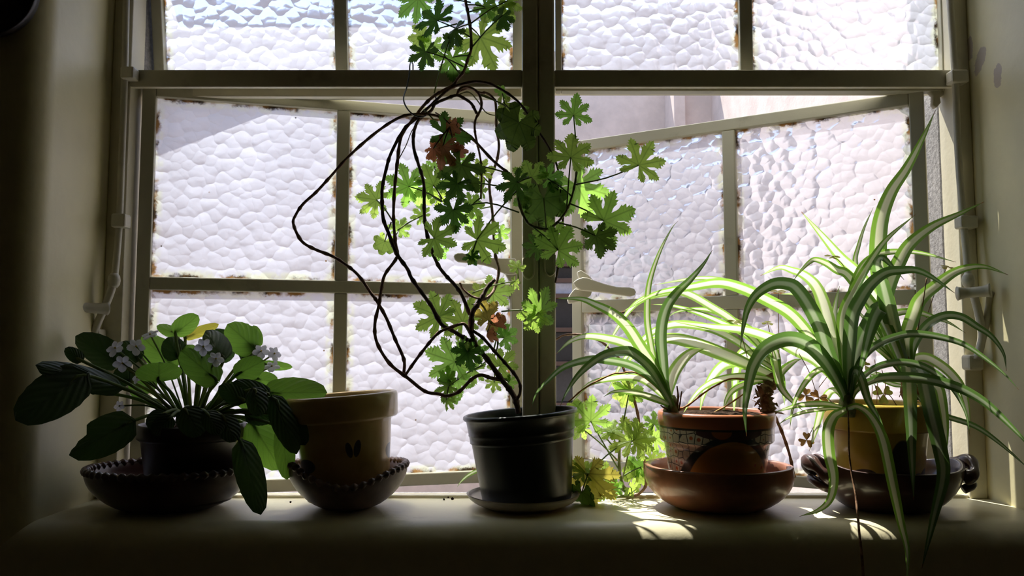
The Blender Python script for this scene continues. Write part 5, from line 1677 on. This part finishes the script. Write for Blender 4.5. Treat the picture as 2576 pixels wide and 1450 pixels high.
O((646, 872), (638, 819), 36, -0.03, -0.03)
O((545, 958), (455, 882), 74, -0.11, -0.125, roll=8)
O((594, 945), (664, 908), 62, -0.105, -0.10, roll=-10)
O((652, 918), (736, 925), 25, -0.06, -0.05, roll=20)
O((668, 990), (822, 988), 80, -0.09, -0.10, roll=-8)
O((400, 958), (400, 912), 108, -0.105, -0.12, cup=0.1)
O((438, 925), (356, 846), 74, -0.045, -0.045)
O((675, 994), (585, 962), 46, -0.115, -0.125, 'viol_dark', roll=10)
O((638, 980), (656, 1048), 54, -0.135, -0.155, 'viol_dark', roll=15, cup=0.4)
O((300, 912), (190, 846), 74, -0.09, -0.10, 'viol_dark', roll=-12, cup=0.35)
O((298, 975), (92, 918), 62, -0.135, -0.225, 'viol_dark', roll=20, cup=0.4)
O((212, 944), (40, 1058), 116, -0.185, -0.245, 'viol_dark', cup=0.2)
O((330, 1062), (174, 1146), 98, -0.135, -0.180, 'viol_dark', bite=True, label='dark oval leaf with a torn notch')
O((608, 1116), (656, 1294), 70, -0.135, -0.180, 'viol_dark', foot=(540, 1062), footY=-0.12, cup=0.3)
O((596, 1076), (664, 1146), 60, -0.035, -0.04, 'viol_yel', label='yellowing oval leaf')
O((634, 1066), (706, 1182), 84, -0.07, -0.075)
O((712, 1078), (722, 1208), 52, -0.10, -0.105)
O((688, 1002), (746, 1142), 60, -0.13, -0.155, 'viol_dark')
O((672, 1002), (738, 1032), 42, -0.05, -0.05)
O((466, 1030), (504, 1098), 70, -0.142, -0.155, 'viol_dark', foot=(480, 1040))
O((430, 1050), (384, 1094), 48, -0.138, -0.15, 'viol_dark', foot=(460, 1045))
O((206, 908), (164, 876), 34, -0.13, -0.14, 'viol_dark')
O((622, 956), (666, 948), 24, -0.03, -0.03, 'viol_yel')
O((612, 1008), (550, 972), 48, -0.13, -0.14, 'viol_dark')
O((350, 905), (302, 862), 50, -0.07, -0.075, 'viol_dark')
O((520, 845), (575, 838), 30, -0.02, -0.02, 'viol_dark')
O((250, 985), (225, 955), 40, -0.10, -0.10, 'viol_dark')
O((700, 1040), (765, 1060), 46, -0.115, -0.12, 'viol_dark')
O((600, 990), (640, 1030), 44, -0.06, -0.06)
O((360, 1000), (330, 955), 40, -0.05, -0.05)
O((545, 900), (590, 880), 44, -0.04, -0.04, 'viol_dark')

for (b_, t_, w_, yb, yt, m_) in (((560, 1048), (592, 1112), 56, -0.150, -0.165, 'viol_dark'), ((415, 1040), (372, 1078), 50, -0.135, -0.150, 'viol_dark'),
        ((520, 1040), (556, 1092), 50, -0.152, -0.165, 'viol_dark'), ((620, 1040), (690, 1052), 52, -0.09, -0.09, 'viol_dark'), ((450, 900), (420, 850), 60, -0.05, -0.05, 'viol_dark'),
        ((610, 905), (650, 868), 50, -0.05, -0.05, 'viol_dark'), ((560, 1000), (600, 968), 52, -0.06, -0.055, 'viol_dark'), ((330, 960), (290, 930), 50, -0.08, -0.09, 'viol_dark'),
        ((500, 930), (470, 868), 56, -0.05, -0.045, 'viol'), ((640, 955), (700, 960), 44, -0.06, -0.06, 'viol'), ((650, 1085), (690, 1140), 60, -0.05, -0.05, 'viol'), ((380, 985), (350, 940), 48, -0.05, -0.05, 'viol'), ((590, 1090), (625, 1120), 40, -0.045, -0.045, 'viol_dark'), ((735, 1050), (768, 1120), 46, -0.125, -0.14, 'viol_dark')):
    O(b_, t_, w_, yb, yt, m_)
def flower(px, py, s, face, Y, up=10, foot=None):
    """Two small upper and three larger lower petals round a yellow centre."""
    c = P(px, py, Y)
    k = s * pxm(Y)
    Rm = Matrix.Rotation(math.radians(face), 3, 'Z') @ Matrix.Rotation(-math.radians(up), 3, 'X')
    pe, pf = lathe([(0.0, -0.10 * k), (0.09 * k, -0.05 * k), (0.10 * k, 0.03 * k), (0.0, 0.10 * k)], 8, closed_bottom=False)
    R0 = Matrix.Rotation(math.radians(90), 3, 'X')
    V = [c + Rm @ (R0 @ a + Vector((0, -0.06 * k, 0))) for a in pe]
    mi = [0] * len(pf)
    if foot:
        tv, tf = tube(spline([c, (c + P(foot[0], foot[1], -0.074)) / 2 + Vector((0, 0, 0.008)), P(foot[0], foot[1], -0.074)], 4), 0.0012, 6)
        o = len(V)
        V += tv
        pf = pf + [tuple(i + o for i in q) for q in tf]
        mi += [1] * len(tf)
    fl = put('flower', V, pf, [M['pollen'], M['viol_stalk']], vroot, midx=mi)
    for (an, L, wd) in ((-34, 0.86, 0.62), (34, 0.86, 0.62), (104, 0.95, 0.74), (-104, 0.95, 0.74), (180, 1.0, 0.82)):
        a0 = math.radians(an)
        W_, Fq = [], []
        for i in range(6):
            v = i / 5
            sh = math.sin(math.pi * (0.08 + 0.88 * v) ** 1.25) ** 0.7
            for j in range(5):
                u = -1 + j / 2
                p = Vector((u * 0.5 * wd * k * sh, -0.10 * k * math.sin(v * 2.6) + 0.10 * k * u * u, (0.06 + v * 0.94) * L * k))
                W_.append(c + Rm @ (Matrix.Rotation(a0, 3, 'Y') @ p))
        for i in range(5):
            for j in range(4):
                q = i * 5 + j
                Fq.append((q, q + 1, q + 6, q + 5))
        put('petal', W_, Fq, M['petal'], fl)
    return fl
flower(512, 872, 25, 0, -0.125, 5, (490, 1040))
flower(543, 903, 22, 35, -0.12, 20, (495, 1040))
flower(378, 842, 24, -20, -0.10, 55, (462, 1040))
flower(342, 872, 24, 40, -0.11, 15, (455, 1040))
flower(290, 876, 26, -15, -0.115, 30, (450, 1044))
flower(308, 914, 24, 25, -0.12, -15, (452, 1044))
flower(657, 884, 23, 20, -0.075, 30, (520, 1040))
flower(690, 890, 22, 55, -0.07, 15, (520, 1040))
flower(684, 922, 22, 10, -0.08, 50, (520, 1040))
flower(345, 950, 18, -30, -0.10, 20, (455, 1044))
flower(300, 1022, 16, -10, -0.10, 10, (440, 1050))
# ================================================================ small things
# dark round dish hung on the room side of the wall, cut by the top left corner of the view
c0 = P(-25, -25, WALL_Y - 0.016)
dr = 128 * pxm(WALL_Y - 0.03)
dish = thing('wall_dish', 'dark round dish with a thin raised rim hung on the shaded wall, top left', 'dish', c0)
v, f = lathe([(0.0, 0.016), (dr * 0.55, 0.015), (dr * 0.80, 0.008), (dr * 0.95, -0.004), (dr * 0.985, -0.006), (dr, -0.004), (dr * 0.985, 0.001), (dr * 0.9, 0.0145), (0.0, 0.0158)], 72, closed_bottom=False)
RX90 = Matrix.Rotation(math.radians(90), 3, 'X')
M['dark_enamel'] = ceramic('dark_enamel', (0.016, 0.012, 0.010), 0.45)
local_part('body', [Vector((a.x, a.z, a.y)) for a in v], f, M['dark_enamel'], dish)
# crumbs of soil beside the saucer
rg = random.Random(21)
for (px, py, s, lab) in ((1117, 1259, 3.2, 'leftmost soil crumb of the three lying left of the pale saucer'), (1128, 1254, 3.4, 'middle soil crumb of the three lying left of the pale saucer'),
        (1138, 1258, 4.4, 'biggest and rightmost soil crumb of the three left of the pale saucer'), (731, 1266, 3.2, 'lone dark soil crumb on the sill left of the pinkish wavy bowl')):
    # where the view ray meets the sill top
    d = ray(px, py)
    tt = (SILL_Z - CZ) / d.z
    p = Vector((0, CAM_Y, CZ)) + d * tt
    bm = bmesh.new()
    bmesh.ops.create_icosphere(bm, subdivisions=1, radius=s * pxm(p.y))
    for q in bm.verts:
        q.co *= rg.uniform(0.7, 1.15)
    bm.verts.index_update()
    V = [q.co + p + Vector((0, 0, s * pxm(p.y) * 0.6)) for q in bm.verts]
    Fc = [[q.index for q in ff.verts] for ff in bm.faces]
    bm.free()
    o = put('soil_crumb', V, Fc, M['soil'])
    tag(o, lab, 'soil crumb', 'soil crumbs on the sill')
